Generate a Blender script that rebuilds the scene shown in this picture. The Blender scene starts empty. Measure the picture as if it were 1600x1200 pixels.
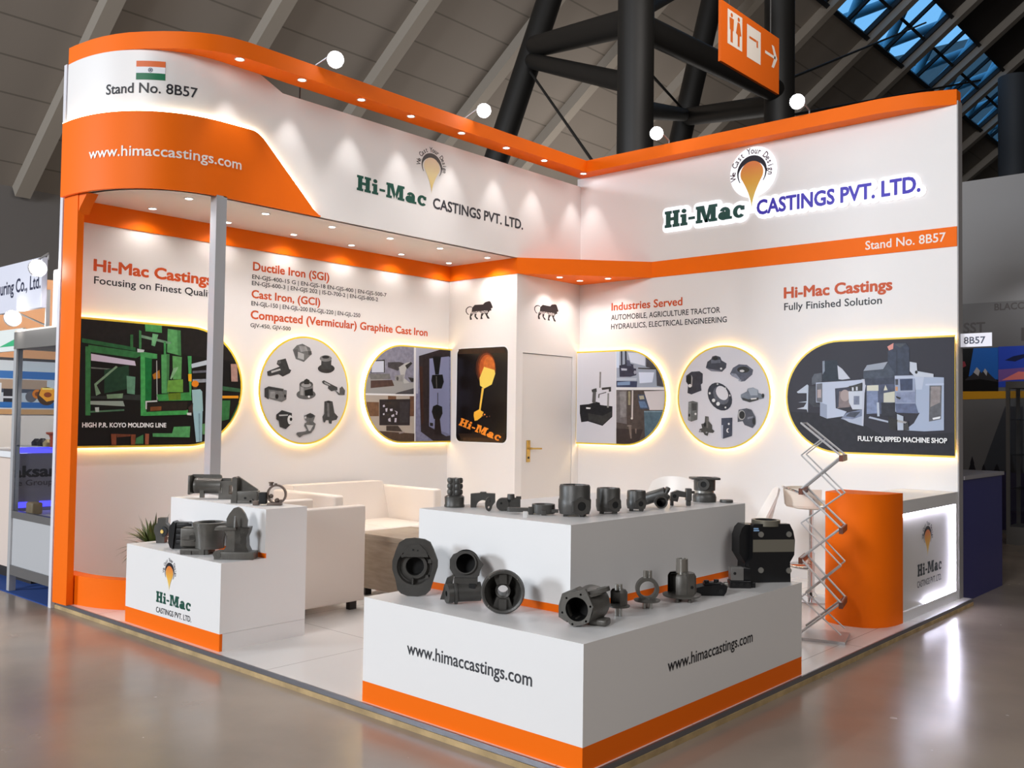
import bpy, bmesh, math, random
from mathutils import Vector, Matrix
from mathutils.geometry import tessellate_polygon, delaunay_2d_cdt
C = bpy.context.scene.collection
SC = bpy.context.scene
PI = math.pi
rnd = random.Random(7)
# ------------------------------------------------------------------ camera
YAW, PITCH, ROLL, FOC = 0.7277, 0.0345, 0.0139, 1465.65
fw = Vector((-math.sin(YAW), math.cos(YAW), 0)); rt = Vector((math.cos(YAW), math.sin(YAW), 0)); up = Vector((0, 0, 1))
f2 = fw*math.cos(PITCH) + up*math.sin(PITCH); u2 = up*math.cos(PITCH) - fw*math.sin(PITCH)
r3 = rt*math.cos(ROLL) + u2*math.sin(ROLL); u3 = u2*math.cos(ROLL) - rt*math.sin(ROLL)
cd = bpy.data.cameras.new('camera'); cam = bpy.data.objects.new('camera', cd); C.objects.link(cam)
cd.sensor_width = 36; cd.lens = FOC/1600*36; cd.clip_end = 300
M = Matrix((r3, u3, -f2)).transposed().to_4x4(); M.translation = Vector((6.0604, -7.8671, 1.3814))
cam.matrix_world = M; SC.camera = cam
# ------------------------------------------------------------------ world, exposure
W = bpy.data.worlds.new('world'); SC.world = W; W.use_nodes = True
bg = W.node_tree.nodes['Background']; bg.inputs[0].default_value = (0.36, 0.66, 0.95, 1); bg.inputs[1].default_value = 1.1
SC.view_settings.view_transform = 'Standard'; SC.view_settings.look = 'None'
SC.view_settings.exposure = 0.12; SC.view_settings.gamma = 1.0; SC.view_settings.use_curve_mapping = False
SC.cycles.max_bounces = 8; SC.cycles.diffuse_bounces = 4; SC.cycles.caustics_reflective = False; SC.cycles.caustics_refractive = False
SC.cycles.sample_clamp_indirect = 6.0
def area(name, loc, target, size, power, col=(1, 1, 1), sy=None):
    l = bpy.data.lights.new(name, 'AREA'); l.energy = power; l.color = col; l.size = size
    if sy: l.shape = 'RECTANGLE'; l.size_y = sy
    o = bpy.data.objects.new(name, l); C.objects.link(o); o.location = loc
    o.rotation_euler = (Vector(target)-Vector(loc)).to_track_quat('-Z', 'Y').to_euler(); return o
# hall key lamp from the front left; the other four are unseen added fills
area('hall_lamp_key', (-9.0, -21.0, 5.0), (1.5, -3.5, 1.2), 3.5, 2250, (0.82, 0.91, 1.0))
area('fill_front', (5.5, -25.0, 9.0), (1.8, 0.0, 1.6), 5.0, 2350, (0.95, 0.97, 1.0))  # unseen fill added to brighten the back wall and front faces
area('fill_aisle', (13.0, -5.5, 7.5), (2.0, -3.2, 1.0), 6.0, 300, (1.0, 0.98, 0.96))  # unseen fill added for the faces turned to the side aisle
area('fill_roof_far', (-9.0, 14.0, 4.8), (-14.0, 10.0, 14.0), 6.0, 240, (1.0, 0.94, 0.88))  # unseen uplight added to lift the far roof
area('fill_roof_high', (3.0, 1.0, 8.0), (-13.0, 3.0, 9.0), 5.0, 250, (1.0, 0.95, 0.9))  # unseen light added to brighten the roof slope
# ------------------------------------------------------------------ materials
def lin(h):
    if isinstance(h, str): c = [int(h[i:i+2], 16)/255 for i in (0, 2, 4)]
    elif isinstance(h, (int, float)): c = [h/255]*3
    else: c = [x/255 for x in h]
    return tuple(x/12.92 if x <= .04045 else ((x+.055)/1.055)**2.4 for x in c)
MC = {}
def mat(name, col, rough=.5, metal=0.0, emit=0.0, ecol=None, coat=0.0, spec=.5, bump=0.0, bscale=60, mottle=0.0, mscale=3.0, trans=0.0):
    if name in MC: return MC[name]
    m = bpy.data.materials.new(name); m.use_nodes = True; nt = m.node_tree; b = nt.nodes['Principled BSDF']
    c = lin(col); b.inputs['Base Color'].default_value = (*c, 1); b.inputs['Roughness'].default_value = rough
    b.inputs['Metallic'].default_value = metal; b.inputs['Coat Weight'].default_value = coat; b.inputs['Specular IOR Level'].default_value = spec
    if trans: b.inputs['Transmission Weight'].default_value = trans
    if emit:
        b.inputs['Emission Color'].default_value = (*(lin(ecol) if ecol else c), 1); b.inputs['Emission Strength'].default_value = emit
    if bump or mottle:
        tc = nt.nodes.new('ShaderNodeTexCoord')
    if bump:
        n = nt.nodes.new('ShaderNodeTexNoise'); n.inputs['Scale'].default_value = bscale; n.inputs['Detail'].default_value = 4
        bp = nt.nodes.new('ShaderNodeBump'); bp.inputs['Strength'].default_value = bump; bp.inputs['Distance'].default_value = .004
        nt.links.new(tc.outputs['Object'], n.inputs['Vector']); nt.links.new(n.outputs[0], bp.inputs['Height']); nt.links.new(bp.outputs[0], b.inputs['Normal'])
    if mottle:
        n = nt.nodes.new('ShaderNodeTexNoise'); n.inputs['Scale'].default_value = mscale; n.inputs['Detail'].default_value = 6
        r = nt.nodes.new('ShaderNodeValToRGB'); r.color_ramp.elements[0].position = .3; r.color_ramp.elements[1].position = .7
        r.color_ramp.elements[0].color = (*[x*(1-mottle) for x in c], 1); r.color_ramp.elements[1].color = (*[min(1, x*(1+mottle)) for x in c], 1)
        nt.links.new(tc.outputs['Object'], n.inputs['Vector']); nt.links.new(n.outputs[0], r.inputs[0]); nt.links.new(r.outputs[0], b.inputs['Base Color'])
    MC[name] = m; return m
def glow(name, col, strength):
    if name in MC: return MC[name]
    m = bpy.data.materials.new(name); m.use_nodes = True; nt = m.node_tree; nt.nodes.remove(nt.nodes['Principled BSDF'])
    e = nt.nodes.new('ShaderNodeEmission'); e.inputs[0].default_value = (*lin(col), 1); e.inputs[1].default_value = strength
    nt.links.new(e.outputs[0], nt.nodes['Material Output'].inputs[0]); MC[name] = m; return m
def glass(name, tint=(235, 240, 245), gl=.12):
    if name in MC: return MC[name]
    m = bpy.data.materials.new(name); m.use_nodes = True; nt = m.node_tree; nt.nodes.remove(nt.nodes['Principled BSDF'])
    t = nt.nodes.new('ShaderNodeBsdfTransparent'); t.inputs[0].default_value = (*lin(tint), 1)
    g = nt.nodes.new('ShaderNodeBsdfGlossy'); g.inputs['Roughness'].default_value = .03
    x = nt.nodes.new('ShaderNodeMixShader'); x.inputs[0].default_value = gl
    nt.links.new(t.outputs[0], x.inputs[1]); nt.links.new(g.outputs[0], x.inputs[2]); nt.links.new(x.outputs[0], nt.nodes['Material Output'].inputs[0])
    MC[name] = m; return m
def hexmat(h, rough=.45):
    return mat('print_'+h, h, rough, spec=.3)
WHITE = mat('white_laminate', (232, 230, 229), .32)
WALLW = mat('white_wall', (232, 228, 226), .42)
ORANGE = mat('orange_laminate', (246, 110, 6), .5, spec=.15)
IRON = mat('cast_iron', (72, 70, 67), .4, .12, bump=.18, bscale=180, mottle=.18, mscale=14)
IRON2 = mat('cast_iron_grey', (92, 89, 84), .38, .2, bump=.18, bscale=180, mottle=.18, mscale=14)
DARK = mat('painted_black', (16, 17, 20), .35)
BORE = mat('dark_bore', (10, 10, 10), .7)  # near-black imitates the shade inside holes; a few plain black parts too
MACH = mat('machined_steel', (190, 188, 182), .28, .9)
CHROME = mat('chrome', (215, 215, 218), .12, 1.0)
ALU = mat('aluminium', (196, 196, 198), .35, .4)
STEEL = mat('dark_steel', (38, 36, 34), .5, .1)
DKFRAME = mat('dark_frame', (82, 80, 78), .5)
# ------------------------------------------------------------------ mesh helpers
class MB:
    """collects shapes; build() links them as one mesh object"""
    def __init__(s): s.v = []; s.f = []; s.mi = []; s.cur = 0; s.M = None
    def add(s, vs, fs):
        o = len(s.v)
        for p in vs:
            p = Vector(p); s.v.append(s.M @ p if s.M else p)
        for f in fs: s.f.append([i+o for i in f]); s.mi.append(s.cur)
    def m(s, i): s.cur = i; return s
    def box(s, x0, x1, y0, y1, z0, z1, b=0.0):
        if b:
            bm = bmesh.new(); bmesh.ops.create_cube(bm, size=1)
            for w in bm.verts: w.co = Vector(((x0+x1)/2+w.co.x*(x1-x0), (y0+y1)/2+w.co.y*(y1-y0), (z0+z1)/2+w.co.z*(z1-z0)))
            bmesh.ops.bevel(bm, geom=list(bm.edges), offset=b, segments=3, affect='EDGES', profile=.5)
            bm.verts.index_update(); s.add([w.co.copy() for w in bm.verts], [[w.index for w in f.verts] for f in bm.faces]); bm.free(); return s
        s.add([(x0, y0, z0), (x1, y0, z0), (x1, y1, z0), (x0, y1, z0), (x0, y0, z1), (x1, y0, z1), (x1, y1, z1), (x0, y1, z1)],
              [(3, 2, 1, 0), (4, 5, 6, 7), (0, 1, 5, 4), (1, 2, 6, 5), (2, 3, 7, 6), (3, 0, 4, 7)]); return s
    def frame(s, ax):
        ax = Vector(ax).normalized(); t = Vector((0, 0, 1)) if abs(ax.z) < .9 else Vector((1, 0, 0))
        a = ax.cross(t).normalized(); return a, ax.cross(a).normalized(), ax
    def lathe(s, o, ax, prof, n=28, a0=0.0, a1=2*PI):
        """prof: (radius, height along ax) pairs"""
        o = Vector(o); a, b, c = s.frame(ax); full = abs(a1-a0-2*PI) < 1e-6; k = n if full else n+1; vs = []; fs = []
        for r, h in prof:
            for i in range(k):
                t = a0+(a1-a0)*i/n; vs.append(o+c*h+a*(r*math.cos(t))+b*(r*math.sin(t)))
        for j in range(len(prof)-1):
            for i in range(n):
                i2 = (i+1) % k; fs.append((j*k+i, j*k+i2, (j+1)*k+i2, (j+1)*k+i))
        s.add(vs, fs); return s
    def cyl(s, p0, p1, r, r2=None, n=20):
        p0 = Vector(p0); p1 = Vector(p1); h = (p1-p0).length; r2 = r if r2 is None else r2
        return s.lathe(p0, p1-p0, [(0, 0), (r, 0), (r2, h), (0, h)], n)
    def tube(s, p0, p1, ro, ri, n=28, dark=None, floor=None):
        """hollow cylinder open at p0; bore in material index `dark`, closed at depth `floor` (share of length) if given"""
        p0 = Vector(p0); p1 = Vector(p1); h = (p1-p0).length; ax = p1-p0; cur = s.cur
        s.lathe(p0, ax, [(ri, 0), (ro, 0), (ro, h), (ri if floor is None else 0, h)], n)
        if dark is not None: s.cur = dark
        s.lathe(p0, ax, [(ri, 0), (ri, h)] if floor is None else [(ri, 0), (ri, h*floor), (0, h*floor)], n)
        s.cur = cur; return s
    def prism(s, pts, o, ex, ey, ez, t, holes=(), dark=None):
        """polygon pts in the plane (ex, ey) at o, extruded t along ez, with holes"""
        o = Vector(o); ex = Vector(ex); ey = Vector(ey); ez = Vector(ez)
        loops = [list(pts)]+[list(h) for h in holes]; flat = [p for l in loops for p in l]
        tri = tessellate_polygon([[Vector((p[0], p[1], 0)) for p in l] for l in loops]); n = len(flat)
        A = [o+ex*p[0]+ey*p[1] for p in flat]; B = [q+ez*t for q in A]
        s.add(A+B, [tuple(x) for x in tri]+[(c+n, b+n, a+n) for a, b, c in tri])
        k = 0; cur = s.cur
        for li, l in enumerate(loops):
            if li and dark is not None: s.cur = dark
            m = len(l); vs = [A[k+i] for i in range(m)]+[B[k+i] for i in range(m)]
            s.add(vs, [(i, (i+1) % m, m+(i+1) % m, m+i) for i in range(m)]); k += m; s.cur = cur
        return s
    def poly(s, pts, o, ex, ey):
        o = Vector(o); ex = Vector(ex); ey = Vector(ey)
        s.add([o+ex*p[0]+ey*p[1] for p in pts], [tuple(x) for x in tessellate_polygon([[Vector((p[0], p[1], 0)) for p in pts]])]); return s
    def pipe(s, path, r, n=10, closed=False):
        path = [Vector(p) for p in path]; k = len(path); vs = []; fs = []; pa = None
        for i, p in enumerate(path):
            if closed: d = path[(i+1) % k]-path[i-1]
            else: d = path[min(i+1, k-1)]-path[max(i-1, 0)]
            d.normalize()
            if pa is None: a, b, _ = s.frame(d)
            else:
                a = (pa-d*pa.dot(d)).normalized(); b = d.cross(a)
            pa = a
            for j in range(n):
                t = 2*PI*j/n; vs.append(p+a*(r*math.cos(t))+b*(r*math.sin(t)))
        for i in range(k if closed else k-1):
            i2 = (i+1) % k
            for j in range(n): fs.append((i*n+j, i*n+(j+1) % n, i2*n+(j+1) % n, i2*n+j))
        if not closed: fs.append(tuple(range(n))[::-1]); fs.append(tuple((k-1)*n+j for j in range(n)))
        s.add(vs, fs); return s
    def ball(s, c, r, n=16):
        c = Vector(c); return s.lathe(c, (0, 0, 1), [(r*math.sin(PI*i/10), -r*math.cos(PI*i/10)) for i in range(11)], n)
    def build(s, name, mats, parent=None, smooth=True, loc=None, rotz=0.0, merge=True, recalc=True):
        me = bpy.data.meshes.new(name); me.from_pydata([tuple(v) for v in s.v], [], s.f)
        mats = mats if isinstance(mats, (list, tuple)) else [mats]
        for m_ in mats: me.materials.append(m_)
        me.polygons.foreach_set('material_index', s.mi)
        if merge or recalc:
            bm = bmesh.new(); bm.from_mesh(me)
            if merge: bmesh.ops.remove_doubles(bm, verts=bm.verts, dist=1e-5); bmesh.ops.dissolve_degenerate(bm, dist=1e-6, edges=bm.edges)
            if recalc: bmesh.ops.recalc_face_normals(bm, faces=bm.faces)
            bm.to_mesh(me); bm.free()
        if smooth and len(me.polygons):
            me.polygons.foreach_set('use_smooth', [True]*len(me.polygons)); me.set_sharp_from_angle(angle=math.radians(35))
        o = bpy.data.objects.new(name, me); C.objects.link(o)
        if parent: o.parent = parent
        if loc is not None: o.location = loc
        o.rotation_euler = (0, 0, rotz); return o
def tag(o, label, cat, group=None):
    o['label'] = label; o['category'] = cat
    if group: o['group'] = group
    return o
def thing(name, label, cat, loc=(0, 0, 0), rotz=0.0, group=None):
    o = bpy.data.objects.new(name, None); C.objects.link(o); o.location = loc; o.rotation_euler = (0, 0, rotz); o.empty_display_size = .1
    return tag(o, label, cat, group)
def struct(o): o['kind'] = 'structure'; return o
def copy_tree(o, parent=None):
    c = o.copy(); C.objects.link(c); c.parent = parent
    for ch in [x for x in KIDS.get(o.name, ())]: copy_tree(ch, c)
    return c
KIDS = {}
def kids(root, *ch): KIDS.setdefault(root.name, []).extend(ch)
def circ(cx, cy, r, n=24, ry=None): return [(cx+r*math.cos(2*PI*i/n), cy+(ry or r)*math.sin(2*PI*i/n)) for i in range(n)]
def rrect(x0, x1, y0, y1, r, n=6):
    o = []
    for cx, cy, a in ((x1-r, y0+r, -PI/2), (x1-r, y1-r, 0), (x0+r, y1-r, PI/2), (x0+r, y0+r, PI)):
        for i in range(n+1): t = a+PI/2*i/n; o.append((cx+r*math.cos(t), cy+r*math.sin(t)))
    return o
# ------------------------------------------------------------------ lettering (flat meshes)
_TG = {}
def hull(pts):
    pts = sorted(set((round(a, 6), round(b, 6)) for a, b in pts))
    if len(pts) < 3: return pts
    def half(ps):
        h = []
        for p in ps:
            while len(h) > 1 and (h[-1][0]-h[-2][0])*(p[1]-h[-2][1])-(h[-1][1]-h[-2][1])*(p[0]-h[-2][0]) <= 0: h.pop()
            h.append(p)
        return h[:-1]
    return half(pts)+half(pts[::-1])
def grow(poly, r, n=10):
    """convex outline of a convex polygon widened by r all round"""
    return hull([(x+r*math.cos(2*PI*i/n), y+r*math.sin(2*PI*i/n)) for x, y in poly for i in range(n)])
def text_geo(body):
    """(verts2d, faces, width, cap height) of the text in the built-in face"""
    k = body
    if k in _TG: return _TG[k]
    def mk(b):
        cu = bpy.data.curves.new('lettering', 'FONT'); cu.body = b; cu.size = 1.0; cu.dimensions = '2D'; cu.fill_mode = 'FRONT'; cu.resolution_u = 3
        ob = bpy.data.objects.new('lettering', cu); C.objects.link(ob); dg = bpy.context.evaluated_depsgraph_get()
        me = bpy.data.meshes.new_from_object(ob.evaluated_get(dg)); v = [(p.co.x, p.co.y) for p in me.vertices]; f = [tuple(p.vertices) for p in me.polygons]
        bpy.data.objects.remove(ob); bpy.data.curves.remove(cu); bpy.data.meshes.remove(me); return v, f
    v, f = mk(body); cv, _ = mk('H')
    x0 = min(p[0] for p in v); w = max(p[0] for p in v)-x0
    _TG[k] = ([(p[0]-x0, p[1]) for p in v], f, w, max(p[1] for p in cv)); return _TG[k]
def slab_geo():
    """the heavy slab-serif word mark, cap height 1"""
    P = []; x = 0.0
    def R(x0, x1, y0, y1): P.append([(x+x0, y0), (x+x1, y0), (x+x1, y1), (x+x0, y1)])
    def ring(cx, cy, ro, ry, ri, riy, a0, a1, n=14):
        for i in range(n):
            t0 = a0+(a1-a0)*i/n; t1 = a0+(a1-a0)*(i+1)/n
            P.append([(x+cx+ro*math.cos(t0), cy+ry*math.sin(t0)), (x+cx+ro*math.cos(t1), cy+ry*math.sin(t1)), (x+cx+ri*math.cos(t1), cy+riy*math.sin(t1)), (x+cx+ri*math.cos(t0), cy+riy*math.sin(t0))])
    R(.08, .38, 0, 1); R(.62, .92, 0, 1); R(.3, .7, .41, .6); R(0, .46, 0, .17); R(.54, 1.0, 0, .17); R(0, .46, .83, 1); R(.54, 1.0, .83, 1); x += 1.08
    R(.09, .38, 0, .68); R(0, .46, 0, .16); R(0, .3, .52, .68); P.append([(x+.23+.15*math.cos(2*PI*i/16), .87+.13*math.sin(2*PI*i/16)) for i in range(16)]); x += .54
    R(0, .42, .3, .46); x += .5
    R(.08, .3, 0, 1); R(.98, 1.28, 0, 1); R(0, .42, 0, .17); R(.86, 1.38, 0, .17); R(0, .4, .83, 1); R(.98, 1.38, .83, 1)
    P.append([(x+.2, 1), (x+.52, 1), (x+.78, 0), (x+.6, 0)]); P.append([(x+.86, 1), (x+1.12, 1), (x+.78, 0), (x+.6, 0)]); x += 1.46
    ring(.32, .23, .32, .25, .12, .1, 0, 2*PI, 20); R(.46, .74, 0, .5); R(.7, .86, 0, .15); ring(.42, .46, .32, .27, .04, .1, 0, PI*.93); x += .94
    ring(.38, .35, .38, .37, .13, .2, PI*.22, PI*1.78, 18); R(.48, .7, .42, .66); x += .78
    return P, x
SLAB, SLABW = slab_geo()
def union2d(polys, eps=1e-6):
    """one flat mesh without overlaps from overlapping convex polygons"""
    vs = []; fs = []
    for p in polys:
        if len(p) < 3: continue
        o = len(vs); vs += [Vector((a, b)) for a, b in p]; fs.append(list(range(o, o+len(p))))
    r = delaunay_2d_cdt(vs, [], fs, 1, eps); return [(v.x, v.y) for v in r[0]], [tuple(f) for f, src in zip(r[2], r[5]) if len(src)]
_UG = {}
def bold_geo(body, r):
    k = (body, round(r, 4))
    if k not in _UG:
        v, f, tw, th = text_geo(body); q = union2d([grow([v[i] for i in fc], r*th, 6) for fc in f]); _UG[k] = (q[0], q[1], tw, th)
    return _UG[k]
def slab_union():
    if 'slab' not in _UG: _UG['slab'] = union2d(SLAB)
    return _UG['slab']
class Plane2:
    def __init__(s, o, ex, n): s.o = Vector(o); s.ex = Vector(ex); s.n = Vector(n); s.ez = Vector((0, 0, 1))
    def at(s, u, z, d=0.0): return s.o+s.ex*u+s.ez*z+s.n*d
def put_text(mb, pl, body, u, z, w, cap, d=.0012, bold=0.0, kind='t', shear=0.0, rot=0.0, dz=0.0, extra=None):
    if kind == 'slab':
        v, f = slab_union(); q = []
        for a, b in v:
            X = a*w/SLABW; Y = b*cap; X += shear*Y; q.append((u+X*math.cos(rot)-Y*math.sin(rot), z+X*math.sin(rot)+Y*math.cos(rot)))
        if extra:
            for fc in f: g = grow([q[i] for i in fc], extra, 12); mb.add([pl.at(a, b, d) for a, b in g], [tuple(range(len(g)))])
        else: mb.add([pl.at(a, b, d) for a, b in q], f)
        return
    if extra is None:
        v, f, tw, th = bold_geo(body, .018+bold); mb.add([pl.at(u+a*w/tw, z+b*cap/th, d) for a, b in v], f); return
    v, f, tw, th = text_geo(body); q = [(u+a*w/tw, z+b*cap/th) for a, b in v]
    for fc in f:
        g = grow([q[i] for i in fc], extra, 12)
        if len(g) > 2: mb.add([pl.at(a, b, d) for a, b in g], [tuple(range(len(g)))])
def arc_text(mb, pl, body, c, r, h, a0, a1, d=.0012, bold=0.04, asp=1.0):
    """letters set round a ring from angle a0 to a1 (clockwise)"""
    n = len(body)
    for i, ch in enumerate(body):
        if ch == ' ': continue
        t = a0+(a1-a0)*(i+.5)/n; v, f, tw, th = bold_geo(ch, bold); k = h/th
        ux, uz = math.sin(t), -math.cos(t); nx, nz = math.cos(t), math.sin(t)
        mb.add([pl.at(c[0]+(r*nx+(a-tw/2)*k*.8*ux+b*k*nx)*asp, c[1]+r*nz+(a-tw/2)*k*.8*uz+b*k*nz, d) for a, b in v], f)
PWA = Plane2((-.942, 0, 0), (0, 1, 0), (1, 0, 0)); PWB = Plane2((0, 0, 0), (1, 0, 0), (0, -1, 0)); PFA = Plane2((0, 0, 0), (0, 1, 0), (1, 0, 0))
PS1 = Plane2((0, -1.007, 0), (1, 0, 0), (0, -1, 0)); PS2 = Plane2((0, 0, 0), (0, 1, 0), (1, 0, 0))
PPL = Plane2((0, -4.9144, 0), (1, 0, 0), (0, -1, 0)); PPR = Plane2((3.8235, 0, 0), (0, 1, 0), (1, 0, 0))
PSF = Plane2((0, -4.899, 0), (1, 0, 0), (0, -1, 0)); PCP = Plane2((3.745, 0, 0), (0, 1, 0), (1, 0, 0))
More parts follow.
